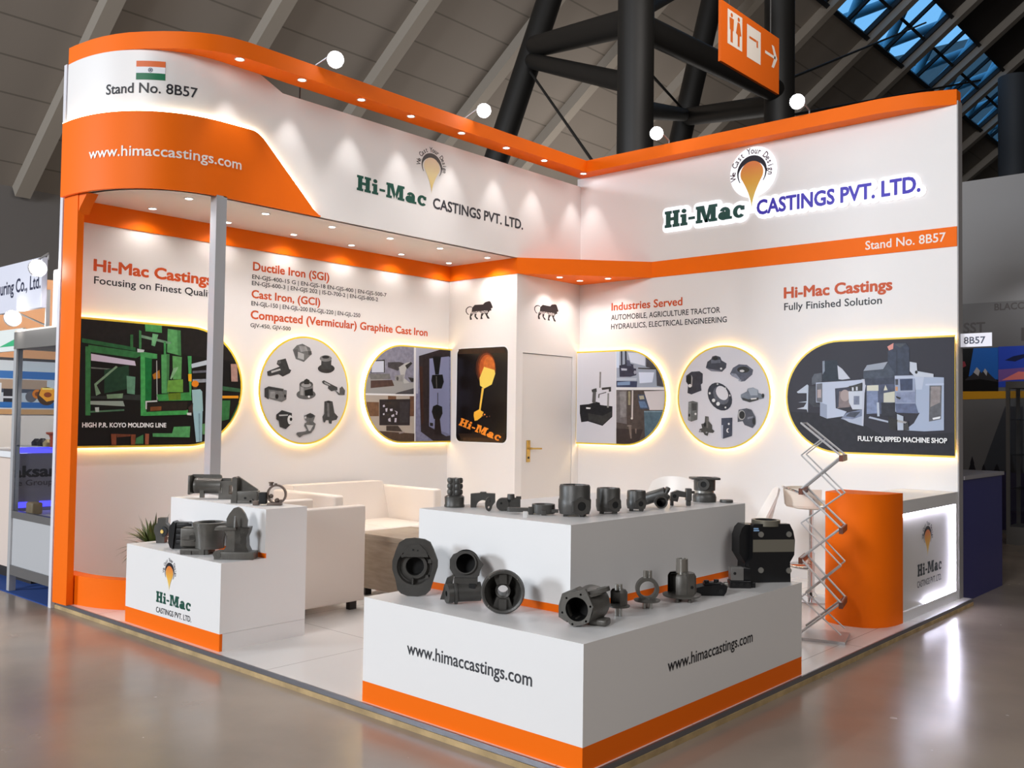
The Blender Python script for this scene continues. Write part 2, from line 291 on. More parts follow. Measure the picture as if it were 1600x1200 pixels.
ART = {
 'PA1': (
  (28,24,22,-874,468,0,468,61,464,121,452,179,432,234,405,285,371,331,331,371,285,405,234,414,216,-869,316),
  (40,95,55,-869,325,-456,282,-455,255,-868,294),
  (50,110,62,-821,280,-417,248,-416,221,-453,201,-819,228),
  (55,120,68,-842,266,-803,268,-790,-243,-827,-243),
  (205,195,215,-799,215,-462,178,-452,142,-797,164),
  (110,115,110,-796,116,-643,110,-643,102,-795,105),
  (30,62,42,-697,99,-508,144,-502,-36,-692,-77),
  (95,140,115,-524,62,-454,56,-455,-79,-515,-72),
  (120,150,120,-769,-9,-608,134,-594,126,-751,-17,-718,-78,-753,-96),
  (45,48,46,-795,-101,-389,-78,-388,-123,-794,-116),
  (150,165,155,-794,-136,-546,-131,-531,-171,-793,-162),
  (120,150,120,-674,-85,-547,-73,-551,-109,-668,-116),
  (80,120,90,-791,-210,-535,-193,-534,-205,-791,-223),
  (190,200,195,-759,-183,-728,-181,-727,-216,-754,-216),
  (70,160,85,-419,243,-384,236,-356,-241,-403,-241),
  (20,105,50,-383,223,-326,235,-321,-121,-368,-141),
  (70,150,85,-436,256,-283,242,-282,206,-321,203,-388,213),
  (165,105,25,-317,80,-260,119,-253,55,-306,44),
  (170,175,170,-289,191,-282,192,-269,-116,-277,-116),
  (80,150,88,-249,240,-180,248,-177,-63,-237,-64),
  (60,112,64,-205,247,-180,248,-177,-63,-194,-63),
  (85,150,90,-201,447,-91,442,-80,240,-201,261),
  (64,122,70,-121,444,-91,442,-80,240,-110,243),
  (90,150,85,-155,236,-75,231,-75,53,-145,50),
  (100,150,60,-189,39,-60,53,-57,-50,-192,-54),
  (130,170,130,-143,139,-103,150,-112,126,-160,49,-170,54),
  (75,150,85,-390,468,-251,468,-249,411,-384,414),
  (110,140,115,-421,384,-168,342,-178,326,-420,361),
  (110,170,120,-326,400,-278,395,-304,301,-333,308),
  (45,100,55,-505,378,-482,380,-479,271,-502,274),
  (60,120,70,-436,419,-417,412,-413,276,-432,274),
  (62,135,74,-232,343,-213,344,-210,242,-229,241),
  (195,200,200,-446,274,-389,268,-394,250,-445,246),
  (60,140,70,-279,-75,9,-48,21,-114,-263,-125),
  (95,120,30,-186,-63,-77,-55,-75,-111,-175,-118),
  (60,150,75,-385,-214,-12,-190,-6,-228,-384,-243),
  (35,28,22,-359,-140,-14,-124,-22,-195,-357,-209),
  (120,70,35,-329,-172,-237,-166,-237,-198,-328,-204),
  (200,205,205,-369,-127,-273,-120,-272,-131,-357,-137,-357,-190,-367,-191),
  (180,190,200,8,179,174,226,175,187,14,146),
  (90,90,100,20,123,176,139,177,120,21,104),
  (140,145,155,22,56,178,67,179,39,23,28),
  (70,150,85,-26,241,8,243,15,-76,0,-77,-16,131),
  (225,165,20,-18,97,12,99,14,37,-14,41),
  (150,185,190,19,-29,91,-22,110,-40,122,-198,34,-208),
  (150,185,195,34,-204,117,-198,119,-445,67,-450),
  (120,150,160,81,-217,97,-217,103,-445,93,-445),
  (60,40,35,-8,-171,32,-133,30,-218,-1,-228),
  (200,205,205,-22,-214,19,-213,20,-235,-16,-232),
  (60,40,35,65,-4,64,-9,61,-14,57,-18,51,-20,45,-21,38,-21,32,-19,28,-15,25,-10,24,-5,24,0,27,5,32,9,37,12,44,13,50,12,56,10,61,6,64,2),
  (225,130,25,77,22,75,14,71,7,64,0,56,-4,46,-5,37,-4,28,-1,21,5,16,12,15,20,16,28,20,36,27,42,35,46,45,48,54,47,63,43,70,38,75,31),
  (80,150,90,-129,-327,12,-322,9,-411,-303,-404,-304,-377,-143,-378),
  (130,70,45,-634,-380,-593,-380,-591,-464,-627,-462),
  (130,70,45,-478,-385,-441,-385,-444,-462,-476,-462),
  (150,85,60,-366,-379,-333,-381,-335,-463,-364,-463),
  (110,60,40,-593,-380,-479,-384,-483,-399,-588,-407),
  (90,140,90,115,-303,172,-293,175,-389,122,-388),
  (60,120,75,-436,-413,-380,-386,-378,-458,-444,-457),
  (165,130,120,364,197,422,200,425,193,434,53,373,51),
  (225,150,30,235,-71,443,-65,444,-87,236,-92),
  (50,110,60,258,-109,367,-106,360,-263,263,-283),
  (50,90,60,233,16,458,-6,459,-35,234,-22),
  (45,100,60,445,-124,451,-124,432,-179,405,-234,371,-285,361,-292),
 ),
 'CA': (
  (105,105,105,-145,354,-103,397,-44,415,39,384,62,330,-24,253,-111,275),
  (142,142,142,-81,394,-5,395,18,355,-58,341),
  (70,70,70,18,355,56,353,57,321,24,319),
  (170,170,170,-102,343,-25,325,-24,271,-89,285),
  (90,90,90,-129,355,-91,366,-90,294,-122,306),
  (50,50,50,318,210,313,197,300,185,279,174,253,167,224,164,195,165,168,170,147,178,134,189,129,201,133,214,146,226,167,237,193,244,222,247,251,247,277,242,299,234,313,223),
  (60,60,60,166,281,280,287,274,203,164,198),
  (120,120,120,283,302,280,292,270,283,255,276,236,271,215,268,194,269,175,272,160,277,150,285,147,294,150,303,159,312,174,319,193,325,214,327,235,327,254,324,269,318,279,311),
  (40,40,40,255,312,253,308,248,304,239,300,227,297,215,296,202,296,191,297,181,300,176,303,174,308,175,312,181,316,190,320,201,322,214,324,227,324,238,322,247,320,253,316),
  (55,55,55,-405,150,-370,164,-278,200,-309,220,-300,252,-217,274,-177,182,-156,174,-171,147,-244,113,-286,133,-373,112,-399,115),
  (175,175,175,-364,156,-272,182,-266,169,-359,139),
  (95,95,95,-305,238,-274,253,-263,231,-294,217),
  (95,95,95,111,-33,106,-47,91,-59,68,-70,39,-77,7,-79,-25,-78,-54,-73,-77,-64,-92,-52,-97,-39,-92,-25,-78,-13,-56,-3,-27,4,5,7,37,6,66,1,90,-8,105,-20),
  (112,112,112,-67,52,80,62,83,-43,-65,-47),
  (150,150,150,-56,34,-23,27,-21,-46,-54,-42),
  (70,70,70,79,57,76,47,66,38,49,30,29,25,6,23,-16,24,-37,28,-53,34,-63,43,-67,52,-64,62,-54,71,-38,79,-18,84,5,86,28,86,48,82,65,75,75,67),
  (150,150,150,61,49,58,43,51,37,38,32,23,29,6,27,-11,28,-26,30,-38,34,-46,40,-49,46,-46,52,-39,58,-27,62,-12,66,5,67,22,67,38,65,50,61,58,55),
  (30,30,30,-12,0,76,21,83,-43,-5,-50),
  (225,225,225,49,-55,49,-58,47,-61,44,-63,41,-65,37,-65,33,-65,30,-63,27,-61,26,-59,25,-55,25,-52,27,-50,30,-47,33,-46,37,-45,40,-46,44,-47,47,-49,48,-52),
  (40,40,40,-19,90,8,105,41,92,36,56,-18,54),
  (65,65,65,175,84,197,98,295,60,353,39,354,11,319,10,285,-1,244,26,249,49,192,66),
  (85,85,85,319,19,378,-17,377,30,406,50,442,13,437,-29,367,-31),
  (160,160,160,203,85,272,59,266,50,203,71),
  (105,105,105,-426,5,-386,24,-199,-6,-202,-86,-249,-109,-424,-69),
  (55,55,55,-426,5,-386,24,-231,6,-241,-16,-385,-3,-383,-90,-424,-69),
  (30,30,30,-283,-61,-284,-68,-286,-74,-290,-79,-294,-82,-299,-83,-304,-82,-309,-79,-313,-75,-315,-69,-316,-62,-316,-56,-313,-50,-310,-45,-305,-42,-300,-41,-295,-42,-290,-44,-287,-49,-284,-55),
  (30,30,30,-206,-55,-206,-59,-208,-63,-210,-67,-213,-69,-216,-69,-219,-69,-222,-67,-225,-64,-226,-60,-227,-56,-227,-51,-225,-47,-223,-44,-220,-42,-217,-41,-214,-42,-211,-44,-208,-47,-207,-51),
  (135,135,135,-370,-20,-318,-23,-322,-80,-373,-72),
  (65,65,65,208,-95,253,-85,299,-93,324,-195,366,-232,349,-260,298,-270,293,-298,264,-293,257,-265,229,-266,218,-287,201,-280,189,-234,210,-206),
  (105,105,105,236,-104,259,-103,268,-233,245,-233),
  (30,30,30,276,-98,275,-101,272,-103,268,-105,262,-107,256,-107,249,-107,244,-106,239,-104,236,-102,235,-99,236,-97,239,-94,243,-92,249,-91,255,-90,262,-91,267,-92,272,-94,275,-96),
  (50,50,50,-303,-220,-247,-180,-141,-205,-144,-299,-201,-344,-264,-326,-276,-273,-302,-260),
  (210,210,210,-135,-263,-136,-276,-139,-288,-145,-297,-152,-302,-159,-304,-167,-303,-175,-297,-180,-288,-184,-276,-186,-264,-185,-251,-182,-240,-176,-230,-169,-225,-162,-223,-154,-224,-146,-230,-140,-239,-137,-251),
  (30,30,30,-136,-259,-137,-264,-139,-268,-142,-272,-145,-274,-150,-275,-154,-274,-158,-272,-161,-268,-163,-264,-164,-259,-163,-254,-161,-250,-158,-246,-155,-244,-150,-243,-146,-244,-142,-246,-139,-249,-137,-254),
  (170,170,170,-277,-220,-183,-217,-183,-228,-271,-233),
  (95,95,95,-11,-226,54,-200,110,-225,100,-253,89,-280,117,-298,102,-344,70,-380,-17,-398,-55,-420,-93,-389,-83,-375,3,-366,25,-353,-9,-317,-4,-294,23,-280,-5,-253),
  (180,180,180,13,-308,90,-312,58,-362,42,-362),
  (55,55,55,97,-225,95,-232,89,-237,80,-242,68,-245,55,-246,42,-245,30,-242,21,-238,15,-232,13,-226,15,-220,21,-214,30,-210,41,-207,54,-206,67,-207,79,-209,88,-214,94,-219),
  (190,190,190,12,-242,12,-246,11,-249,8,-251,6,-253,3,-253,0,-253,-3,-251,-5,-249,-7,-246,-7,-243,-7,-239,-6,-236,-4,-234,-1,-232,2,-232,5,-232,8,-234,10,-236,12,-239),
 ),
 'DA': (
  (128,128,145,-468,0,-464,61,-452,121,-432,179,-405,234,-371,285,-331,331,-285,371,-234,405,-179,432,-121,452,-61,464,0,468,140,468,147,2,-468,-6),
  (40,40,40,-389,258,-371,285,-346,313,-238,326,-235,198,-410,186),
  (195,200,215,-395,250,-371,285,-355,303,-250,312,-247,202,-399,193),
  (150,150,150,-468,0,-464,61,-452,121,-445,142,144,115,147,7,-468,-6),
  (108,108,108,-432,180,-431,181,-172,192,-159,140,-409,126),
  (75,55,50,-408,117,-141,132,-111,75,-407,44),
  (65,62,66,-198,301,-58,313,13,304,-68,224,-196,253),
  (176,176,176,-57,260,37,309,109,322,122,300,39,246,17,156,90,114,18,102,-31,181),
  (45,45,45,26,282,103,322,122,305,51,247),
  (140,140,140,-102,178,16,192,6,119,-100,124),
  (70,70,70,-58,148,-58,142,-60,137,-63,132,-67,129,-71,128,-76,129,-80,132,-83,136,-85,141,-86,147,-85,153,-83,159,-80,163,-76,166,-72,167,-68,167,-64,164,-60,160,-58,154),
  (45,45,45,65,167,143,161,144,125,114,119),
  (70,68,72,-74,10,146,61,147,2,-97,-4),
  (170,160,150,0,-468,-61,-464,-121,-452,-179,-432,-234,-405,-285,-371,-331,-331,-371,-285,-405,-234,-432,-179,-452,-121,-464,-61,-467,-23,151,-16,162,-468),
  (105,75,55,-190,-24,-85,-26,-84,-62,-189,-59),
  (100,72,55,93,-22,151,-20,156,-219,98,-220),
  (110,80,58,-432,-179,-452,-121,-459,-88,-302,-88,-299,-223,-410,-224),
  (42,36,38,-297,-62,100,-48,100,-310,-291,-310),
  (52,48,52,-37,-78,88,-76,87,-283,-32,-283),
  (190,185,200,-221,-148,-193,-143,-198,-178,-215,-179),
  (190,185,200,-164,-152,-129,-147,-128,-169,-157,-173),
  (190,185,200,-105,-164,-64,-177,-69,-208,-87,-204,-81,-181),
  (190,185,200,-145,-213,-110,-199,-104,-221,-138,-231),
  (190,185,200,-184,-249,-156,-235,-149,-275,-178,-271),
  (190,185,200,-98,-239,-74,-239,-79,-279,-102,-279),
  (190,185,200,-254,-118,-234,-109,-227,-131,-250,-135),
  (190,185,200,-252,-197,-232,-192,-229,-209,-248,-212),
  (60,50,45,-206,-315,-55,-314,6,-372,-205,-363),
  (72,55,45,0,-468,-61,-464,-121,-452,-179,-432,-234,-405,-285,-371,-293,-364,163,-391,164,-468),
  (150,140,140,-41,-381,30,-372,30,-383,-41,-394),
  (120,122,150,179,-468,164,468,650,468,671,-468),
  (165,168,185,164,468,498,468,205,386,202,8,171,8),
  (45,38,40,205,386,498,468,643,468,645,402,355,367,359,-318,604,-421,663,-412,665,-468,425,-468,248,-373),
  (135,140,175,349,367,627,406,646,-398,525,-364,365,-318),
  (60,36,30,214,282,257,284,282,-263,259,-309),
  (25,25,25,393,393,514,399,486,212,435,209),
  (22,22,22,391,203,538,214,559,140,528,69,413,65,380,142),
  (85,85,85,442,191,458,192,466,71,451,71),
  (70,70,85,467,25,480,25,483,-95,470,-96),
  (25,25,25,411,-115,468,-96,539,-118,547,-187,510,-248,426,-244,393,-171),
  (35,28,28,439,-244,510,-244,539,-411,436,-401),
  (40,40,40,370,-281,415,-286,415,-318,371,-314),
 ),
 'PO': (
  (48,32,24,-332,474,306,464,320,414,-338,423),
  (40,26,18,-312,-396,334,-382,330,-453,-278,-460),
  (62,40,22,-252,-437,312,-427,289,-467,-251,-469),
  (60,28,18,198,264,192,212,173,164,144,126,105,102,62,94,19,103,-21,129,-53,168,-76,217,-84,271,-78,325,-58,373,-27,411,12,434,54,441,99,431,138,405,169,366,190,318),
  (110,50,24,192,260,186,211,170,168,143,133,109,111,70,103,32,112,-5,135,-32,171,-51,216,-58,266,-53,316,-36,360,-9,395,26,416,64,423,103,414,138,390,166,354,184,309),
  (178,86,36,186,260,182,217,168,178,144,148,114,128,81,122,46,129,15,150,-10,181,-27,221,-33,265,-29,309,-14,349,10,379,41,398,75,404,109,396,140,375,164,343,180,304),
  (195,105,45,179,283,176,252,165,225,149,203,128,189,104,185,80,190,57,205,41,227,29,256,25,287,28,318,38,346,54,367,76,381,100,385,124,379,146,365,163,342,174,314),
  (235,205,95,33,282,177,247,188,210,143,103,38,63,-19,95,-27,169),
  (235,190,80,6,72,37,67,-5,-156,-27,-156),
  (240,180,60,-97,-175,-27,-147,37,-174,6,-225,-50,-257,-87,-262,-102,-208),
  (230,140,60,62,-199,62,-201,60,-203,58,-205,55,-207,52,-207,49,-207,46,-205,43,-204,41,-201,41,-199,41,-196,43,-194,45,-192,48,-191,52,-191,54,-191,58,-192,60,-194,62,-196),
  (150,80,40,90,-219,90,-221,88,-223,86,-224,84,-225,81,-226,79,-225,76,-225,74,-223,73,-221,72,-219,73,-218,74,-216,76,-214,78,-213,81,-213,84,-213,86,-214,88,-216,89,-217),
  (120,70,40,126,-214,124,-216,124,-218,122,-219,120,-220,118,-220,116,-220,114,-219,112,-218,111,-216,111,-215,111,-213,112,-211,114,-210,116,-209,118,-209,120,-209,122,-210,124,-211,124,-213),
  (210,120,50,32,-211,32,-212,31,-214,29,-215,27,-216,25,-216,23,-216,20,-215,19,-214,18,-213,17,-211,18,-209,19,-208,20,-206,22,-206,25,-205,27,-206,29,-206,31,-208,32,-209),
 ),
 'DB': (
  (205,205,213,-610,-468,-610,468,-122,468,-110,-468),
  (28,28,32,-573,-77,-454,-68,-361,-44,-315,-53,-308,-77,-154,-90,-155,-196,-277,-291,-464,-247,-552,-258,-572,-163),
  (50,50,50,-465,-162,-278,-188,-165,-141,-164,-192,-277,-282,-452,-237),
  (230,230,230,-489,-101,-430,-105,-436,-119,-489,-117),
  (120,120,120,-321,265,-300,264,-303,101,-323,101),
  (85,85,85,-404,88,-357,97,-362,59,-367,-58,-413,-49),
  (55,55,55,-293,101,-174,109,-173,62,-201,58,-202,86,-287,77),
  (130,130,130,-218,44,-196,44,-199,-104,-222,-104),
  (90,90,90,-333,36,-236,58,-230,49,-316,31,-321,-7,-338,-2),
  (60,60,60,-421,83,-357,92,-353,59,-415,55),
  (150,160,178,-112,468,0,468,61,464,121,452,179,432,234,405,285,371,331,331,371,285,405,234,432,179,452,121,457,98,-107,103),
  (190,205,225,-111,468,-73,468,-75,301,-109,302),
  (205,212,228,29,454,141,445,179,432,234,405,236,404,237,312,63,353),
  (205,215,235,162,250,344,246,324,148,174,141),
  (70,70,78,247,397,285,371,331,331,371,285,405,234,432,179,452,121,456,103,377,112,365,273,248,302),
  (40,42,55,-57,468,-38,468,-36,319,-53,319),
  (40,42,55,-7,468,0,468,12,467,22,335,-3,336),
  (50,52,70,-75,324,41,344,129,323,135,223,65,207,-68,209),
  (170,175,190,-52,296,20,290,20,271,-46,273),
  (150,155,170,96,324,134,328,135,287,102,292),
  (150,155,170,134,251,133,245,131,240,128,236,124,234,119,233,114,234,110,236,107,241,104,246,104,251,104,257,106,262,110,266,114,268,119,269,123,268,128,266,131,261,133,256),
  (80,85,105,8,382,52,371,74,316,20,317),
  (175,185,200,-101,200,141,192,131,169,-101,168),
  (50,58,85,-108,168,147,160,142,101,-107,108),
  (120,145,180,-95,154,60,161,60,125,-95,122),
  (40,40,40,156,296,364,286,364,274,156,285),
  (70,62,60,464,61,468,0,464,-61,452,-121,432,-179,405,-234,371,-285,331,-331,285,-371,234,-405,179,-432,121,-452,61,-464,0,-468,-100,-468,-107,76,462,71),
  (105,100,102,-107,71,22,70,26,-267,-103,-251),
  (130,128,130,-66,57,12,57,14,-195,-52,-205),
  (140,135,110,39,61,66,61,68,-76,41,-76),
  (190,185,185,83,70,101,70,100,-212,81,-212),
  (200,195,198,229,60,463,65,464,61,468,0,464,-61,452,-121,451,-124,295,-125),
  (60,72,95,154,28,240,28,295,-116,182,-116),
  (165,160,140,170,15,224,19,235,-17,181,-21),
  (90,115,150,165,-39,241,-39,273,-102,188,-103),
  (75,100,115,432,-179,405,-234,371,-285,331,-331,285,-371,245,-398,231,-134,448,-132),
  (110,135,150,231,-134,448,-132,444,-145,233,-147),
  (50,42,42,121,-452,61,-464,0,-468,-100,-468,-102,-315,222,-318,175,-434),
  (110,100,95,49,-294,81,-294,88,-412,72,-412),
  (110,100,95,125,-311,147,-311,142,-365,131,-356),
  (120,110,105,88,-285,87,-287,83,-289,76,-291,68,-292,60,-292,51,-292,43,-291,36,-290,32,-288,31,-286,32,-283,36,-281,43,-279,51,-278,59,-278,68,-278,76,-279,82,-280,86,-282),
  (210,205,200,101,-210,101,-213,99,-216,96,-219,92,-220,88,-221,84,-221,81,-219,78,-217,76,-214,75,-210,76,-207,77,-204,80,-201,84,-200,88,-199,92,-200,96,-201,99,-204,101,-207),
 ),
 'CB': (
  (55,57,68,-177,277,-161,333,-120,359,-109,382,-73,390,-26,375,-11,342,41,313,36,272,-5,236,-119,243),
  (95,98,110,-125,355,-78,344,-26,352,-21,319,-119,317),
  (25,25,25,-51,362,-52,357,-56,352,-62,349,-70,347,-78,346,-86,347,-94,350,-100,353,-104,358,-105,363,-104,369,-100,373,-94,377,-86,379,-78,379,-70,378,-62,376,-56,372,-52,367),
  (215,215,215,-4,265,-5,263,-6,260,-9,258,-12,257,-15,257,-19,257,-22,258,-24,261,-26,263,-27,266,-26,269,-25,271,-22,273,-19,275,-15,275,-12,274,-9,273,-6,271,-5,268),
  (110,112,124,-172,282,-140,267,-15,244,-119,243),
  (80,84,98,77,216,107,270,167,301,247,294,311,247,301,203,228,145,188,141,168,169,97,193),
  (135,140,155,87,220,137,215,178,169,168,160,97,193),
  (38,38,38,273,248,270,239,262,231,248,225,231,222,212,221,193,222,176,227,162,234,153,242,150,251,153,260,162,268,176,274,193,278,212,279,231,277,248,272,262,265,270,257),
  (206,206,206,223,238,222,235,219,232,213,230,207,228,199,228,192,229,185,230,180,233,177,236,175,239,176,243,180,246,185,248,192,249,199,250,207,249,213,247,218,245,222,242),
  (150,155,168,194,152,193,150,191,147,187,146,183,144,178,144,173,145,168,146,165,148,163,150,162,152,163,155,165,157,168,159,173,160,178,160,183,160,187,159,191,157,193,155),
  (50,50,60,-390,206,-331,243,-245,246,-208,222,-210,133,-228,119,-221,63,-329,26,-373,40,-368,121,-390,149),
  (22,22,22,-331,167,-333,154,-336,143,-342,133,-349,127,-357,125,-365,128,-372,134,-378,143,-382,155,-383,168,-382,181,-379,193,-373,203,-366,208,-358,210,-350,208,-342,202,-337,193,-333,181),
  (150,150,150,-331,215,-318,186,-323,101,-334,102),
  (210,210,210,-327,109,-328,104,-330,100,-335,96,-340,94,-346,93,-352,94,-357,96,-362,100,-365,104,-366,109,-365,114,-362,119,-358,122,-352,125,-346,125,-340,124,-335,122,-330,118,-328,114),
  (48,50,60,71,58,92,19,101,-21,98,-59,83,-91,57,-114,23,-125,-15,-124,-55,-110,-93,-85,-124,-50,-145,-11,-155,31,-152,69,-137,101,-110,124,-76,135,-36,133,4,118,41,92),
  (86,88,98,47,49,61,23,67,-3,66,-28,57,-48,41,-63,20,-69,-5,-68,-30,-58,-55,-41,-75,-19,-89,7,-96,34,-94,59,-85,80,-69,94,-47,100,-22,99,3,89,27,71),
  (206,206,212,44,65,55,44,60,24,59,5,52,-11,39,-23,22,-28,3,-27,-17,-19,-36,-6,-51,12,-62,32,-68,53,-66,72,-59,88,-46,99,-30,105,-10,103,10,95,29,82),
  (220,220,220,-73,-31,-74,-36,-76,-40,-80,-44,-85,-46,-91,-47,-96,-46,-101,-44,-105,-40,-108,-36,-108,-31,-108,-25,-105,-21,-101,-17,-96,-15,-91,-14,-85,-15,-80,-17,-77,-21,-74,-26),
  (220,220,220,-25,-63,-26,-69,-29,-74,-33,-78,-38,-80,-44,-81,-50,-80,-55,-78,-59,-74,-62,-69,-63,-63,-62,-57,-59,-52,-55,-48,-50,-45,-44,-45,-38,-45,-33,-48,-29,-52,-26,-57),
  (210,210,210,42,-97,42,-99,41,-102,39,-104,36,-105,33,-106,30,-105,28,-104,26,-102,24,-100,24,-97,24,-94,26,-91,28,-89,30,-88,33,-88,36,-88,39,-89,41,-91,42,-94),
  (215,215,215,-122,36,-123,33,-124,30,-127,27,-130,26,-133,25,-136,26,-139,27,-141,30,-143,33,-143,36,-143,40,-141,43,-139,45,-136,47,-133,47,-130,47,-127,45,-125,43,-123,40),
  (190,190,190,40,82,40,80,39,78,37,76,35,75,32,75,30,75,27,76,25,78,24,80,24,82,24,84,25,86,27,88,29,89,32,89,34,89,37,88,39,86,40,84),
  (190,190,190,-41,121,-42,119,-43,117,-45,116,-47,114,-50,114,-53,115,-56,116,-58,117,-59,119,-60,122,-59,124,-58,126,-56,128,-53,129,-50,129,-48,129,-45,127,-43,126,-42,124),
  (190,190,190,86,15,86,12,85,9,83,7,81,6,78,6,76,6,73,7,72,10,70,12,70,15,70,18,72,20,73,22,76,24,78,24,81,24,83,22,85,20,86,18),
  (110,118,130,189,23,248,50,258,77,312,86,360,63,365,36,418,22,419,-13,366,-22,278,-49,209,-31,189,-4),
  (150,158,170,258,73,312,84,357,63,356,14,287,14),
  (55,55,55,199,-4,268,-22,366,-4,366,-27,278,-49,209,-26),
  (215,215,215,288,-13,346,-9,346,-19,293,-24),
  (40,40,40,422,12,422,6,420,0,417,-4,413,-7,409,-8,405,-7,401,-4,398,0,396,6,395,12,396,18,398,23,401,27,405,30,409,31,413,30,417,27,420,23,422,18),
  (95,98,98,-361,-45,-313,-35,-259,-49,-263,-213,-327,-233,-365,-219),
  (60,62,64,-323,-59,-270,-59,-272,-124,-317,-129),
  (125,128,128,-361,-49,-334,-54,-332,-228,-362,-219),
  (35,35,35,-339,-172,-340,-176,-341,-181,-343,-184,-346,-186,-349,-187,-352,-186,-355,-184,-357,-181,-358,-177,-359,-172,-358,-167,-357,-163,-355,-160,-352,-157,-349,-157,-346,-157,-344,-160,-341,-163,-340,-167),
  (215,215,215,-271,-159,-271,-162,-273,-165,-275,-167,-278,-169,-281,-169,-285,-169,-288,-167,-290,-165,-292,-162,-292,-159,-292,-156,-290,-153,-288,-151,-285,-149,-282,-149,-278,-149,-275,-151,-273,-153,-271,-156),
  (70,68,66,-183,-245,-179,-179,-142,-184,-141,-225,-105,-262,-104,-299,-78,-317,-94,-336,-141,-332,-151,-365,-182,-356,-198,-333,-246,-330,-236,-301,-209,-292,-220,-254),
  (30,30,30,-167,-258,-168,-265,-170,-270,-172,-275,-176,-278,-180,-279,-184,-278,-187,-275,-190,-271,-192,-265,-193,-259,-192,-252,-190,-247,-188,-242,-184,-239,-180,-238,-176,-239,-173,-242,-170,-246,-168,-252),
  (150,150,150,-218,-320,-218,-322,-220,-324,-223,-326,-226,-327,-230,-327,-234,-327,-238,-326,-240,-325,-242,-322,-243,-320,-242,-318,-241,-316,-238,-314,-234,-313,-230,-312,-226,-313,-223,-314,-220,-315,-218,-317),
  (150,150,150,-151,-332,-152,-334,-153,-336,-155,-338,-158,-339,-162,-339,-165,-339,-168,-338,-170,-336,-172,-335,-172,-333,-172,-331,-170,-329,-168,-327,-165,-326,-162,-326,-158,-326,-155,-327,-153,-328,-152,-330),
  (100,98,94,-166,-189,-145,-188,-146,-290,-162,-291),
  (60,64,80,-7,-196,105,-190,103,-358,10,-388,-6,-379),
  (170,175,190,-12,-260,11,-260,10,-388,-6,-379),
  (215,215,215,80,-248,79,-251,78,-254,76,-256,73,-258,70,-258,67,-258,64,-256,62,-254,60,-251,60,-248,60,-245,62,-242,64,-240,67,-239,70,-238,73,-238,76,-240,78,-242,79,-245),
  (215,215,215,80,-309,79,-315,77,-321,73,-325,69,-328,63,-329,58,-328,53,-326,49,-321,47,-316,46,-310,47,-303,49,-298,53,-293,58,-290,63,-289,68,-290,73,-293,77,-297,79,-303),
  (60,64,80,85,-309,85,-314,83,-318,80,-321,76,-324,72,-325,68,-324,65,-322,62,-318,60,-314,59,-309,60,-305,61,-300,64,-297,68,-294,72,-294,76,-294,80,-296,83,-300,85,-304),
  (75,78,88,160,-167,170,-117,249,-103,298,-116,337,-183,338,-246,309,-282,230,-256,210,-221,160,-230),
  (165,165,165,237,-164,236,-178,230,-191,222,-201,212,-208,200,-210,188,-208,178,-202,169,-192,164,-179,162,-165,164,-151,169,-138,177,-128,188,-122,199,-120,211,-122,222,-128,230,-138,235,-150),
  (32,32,32,232,-164,231,-176,227,-186,221,-194,213,-199,204,-201,195,-199,187,-194,180,-186,176,-176,175,-165,176,-154,180,-144,187,-136,195,-130,203,-129,212,-130,220,-135,227,-143,231,-153),
  (120,122,132,259,-184,318,-174,308,-192,259,-202),
  (40,40,40,339,-219,338,-228,336,-237,332,-243,328,-248,323,-249,318,-248,314,-244,310,-237,308,-229,307,-219,308,-210,310,-201,314,-195,318,-190,323,-189,328,-190,332,-194,335,-201,338,-209),
 ),
 'MS': (
  (36,36,44,0,-468,-61,-464,-121,-452,-179,-432,-234,-405,-285,-371,-331,-331,-371,-285,-405,-234,-432,-179,-448,-132,55,-147,386,-335,920,-286,920,-468),
  (185,195,210,-381,43,-285,108,-274,98,-279,-140,-289,-110,-380,-105,-316,-90,-290,-49,-369,-49,-290,-39,-290,32,-370,32),
  (90,95,105,-243,163,-222,198,-154,207,-154,131,-243,102),
  (60,62,70,-274,93,-211,92,-211,-49,-148,-89,-232,-89,-268,-49),
  (38,48,60,-149,307,-21,313,25,139,-149,131),
  (130,140,155,-149,307,-129,311,-128,221,-147,191),
  (195,200,212,-16,268,25,237,95,152,25,144,-6,149),
  (185,195,215,-206,122,55,133,232,145,227,126,65,79,-36,70,-30,-98,65,-127,35,-167,-107,-188,-169,-164,-169,-49,-205,-49),
  (150,160,182,-169,-49,-107,-69,-107,-188,-169,-164),
  (110,112,120,-201,112,-149,116,-148,-49,-200,-44),
  (175,160,160,-192,61,-159,63,-159,-9,-192,-9),
  (130,118,120,-26,65,95,69,95,-88,-15,-98),
  (60,64,80,-28,70,95,74,95,49,0,45,-5,-88,-25,-93),
  (165,150,148,90,10,88,-5,82,-19,74,-30,62,-37,50,-39,38,-37,26,-30,18,-19,12,-5,10,10,12,26,17,39,26,50,38,57,50,59,62,57,73,50,82,39,88,25),
  (195,202,215,80,44,208,48,213,-107,115,-108,85,-49),
  (60,60,60,85,89,193,107,193,48,95,49),
  (200,205,215,110,79,125,78,125,49,110,49),
  (200,205,215,144,83,159,83,159,51,144,51),
  (120,128,150,125,5,174,5,174,-68,125,-68),
  (120,130,155,15,-187,65,-137,203,-107,208,-248,95,-215),
  (70,75,90,55,-167,95,-132,184,-127,135,-176),
  (170,180,200,25,-182,115,-191,203,-160,208,-248,85,-216),
  (190,195,210,193,146,252,145,232,116,218,29,208,-243,194,-243,201,107),
  (58,65,82,409,372,461,437,554,433,581,394,581,177,409,171),
  (74,80,86,466,427,554,431,508,397),
  (220,150,140,405,411,456,439,452,390,419,379),
  (40,42,52,480,379,484,379,484,179,480,179),
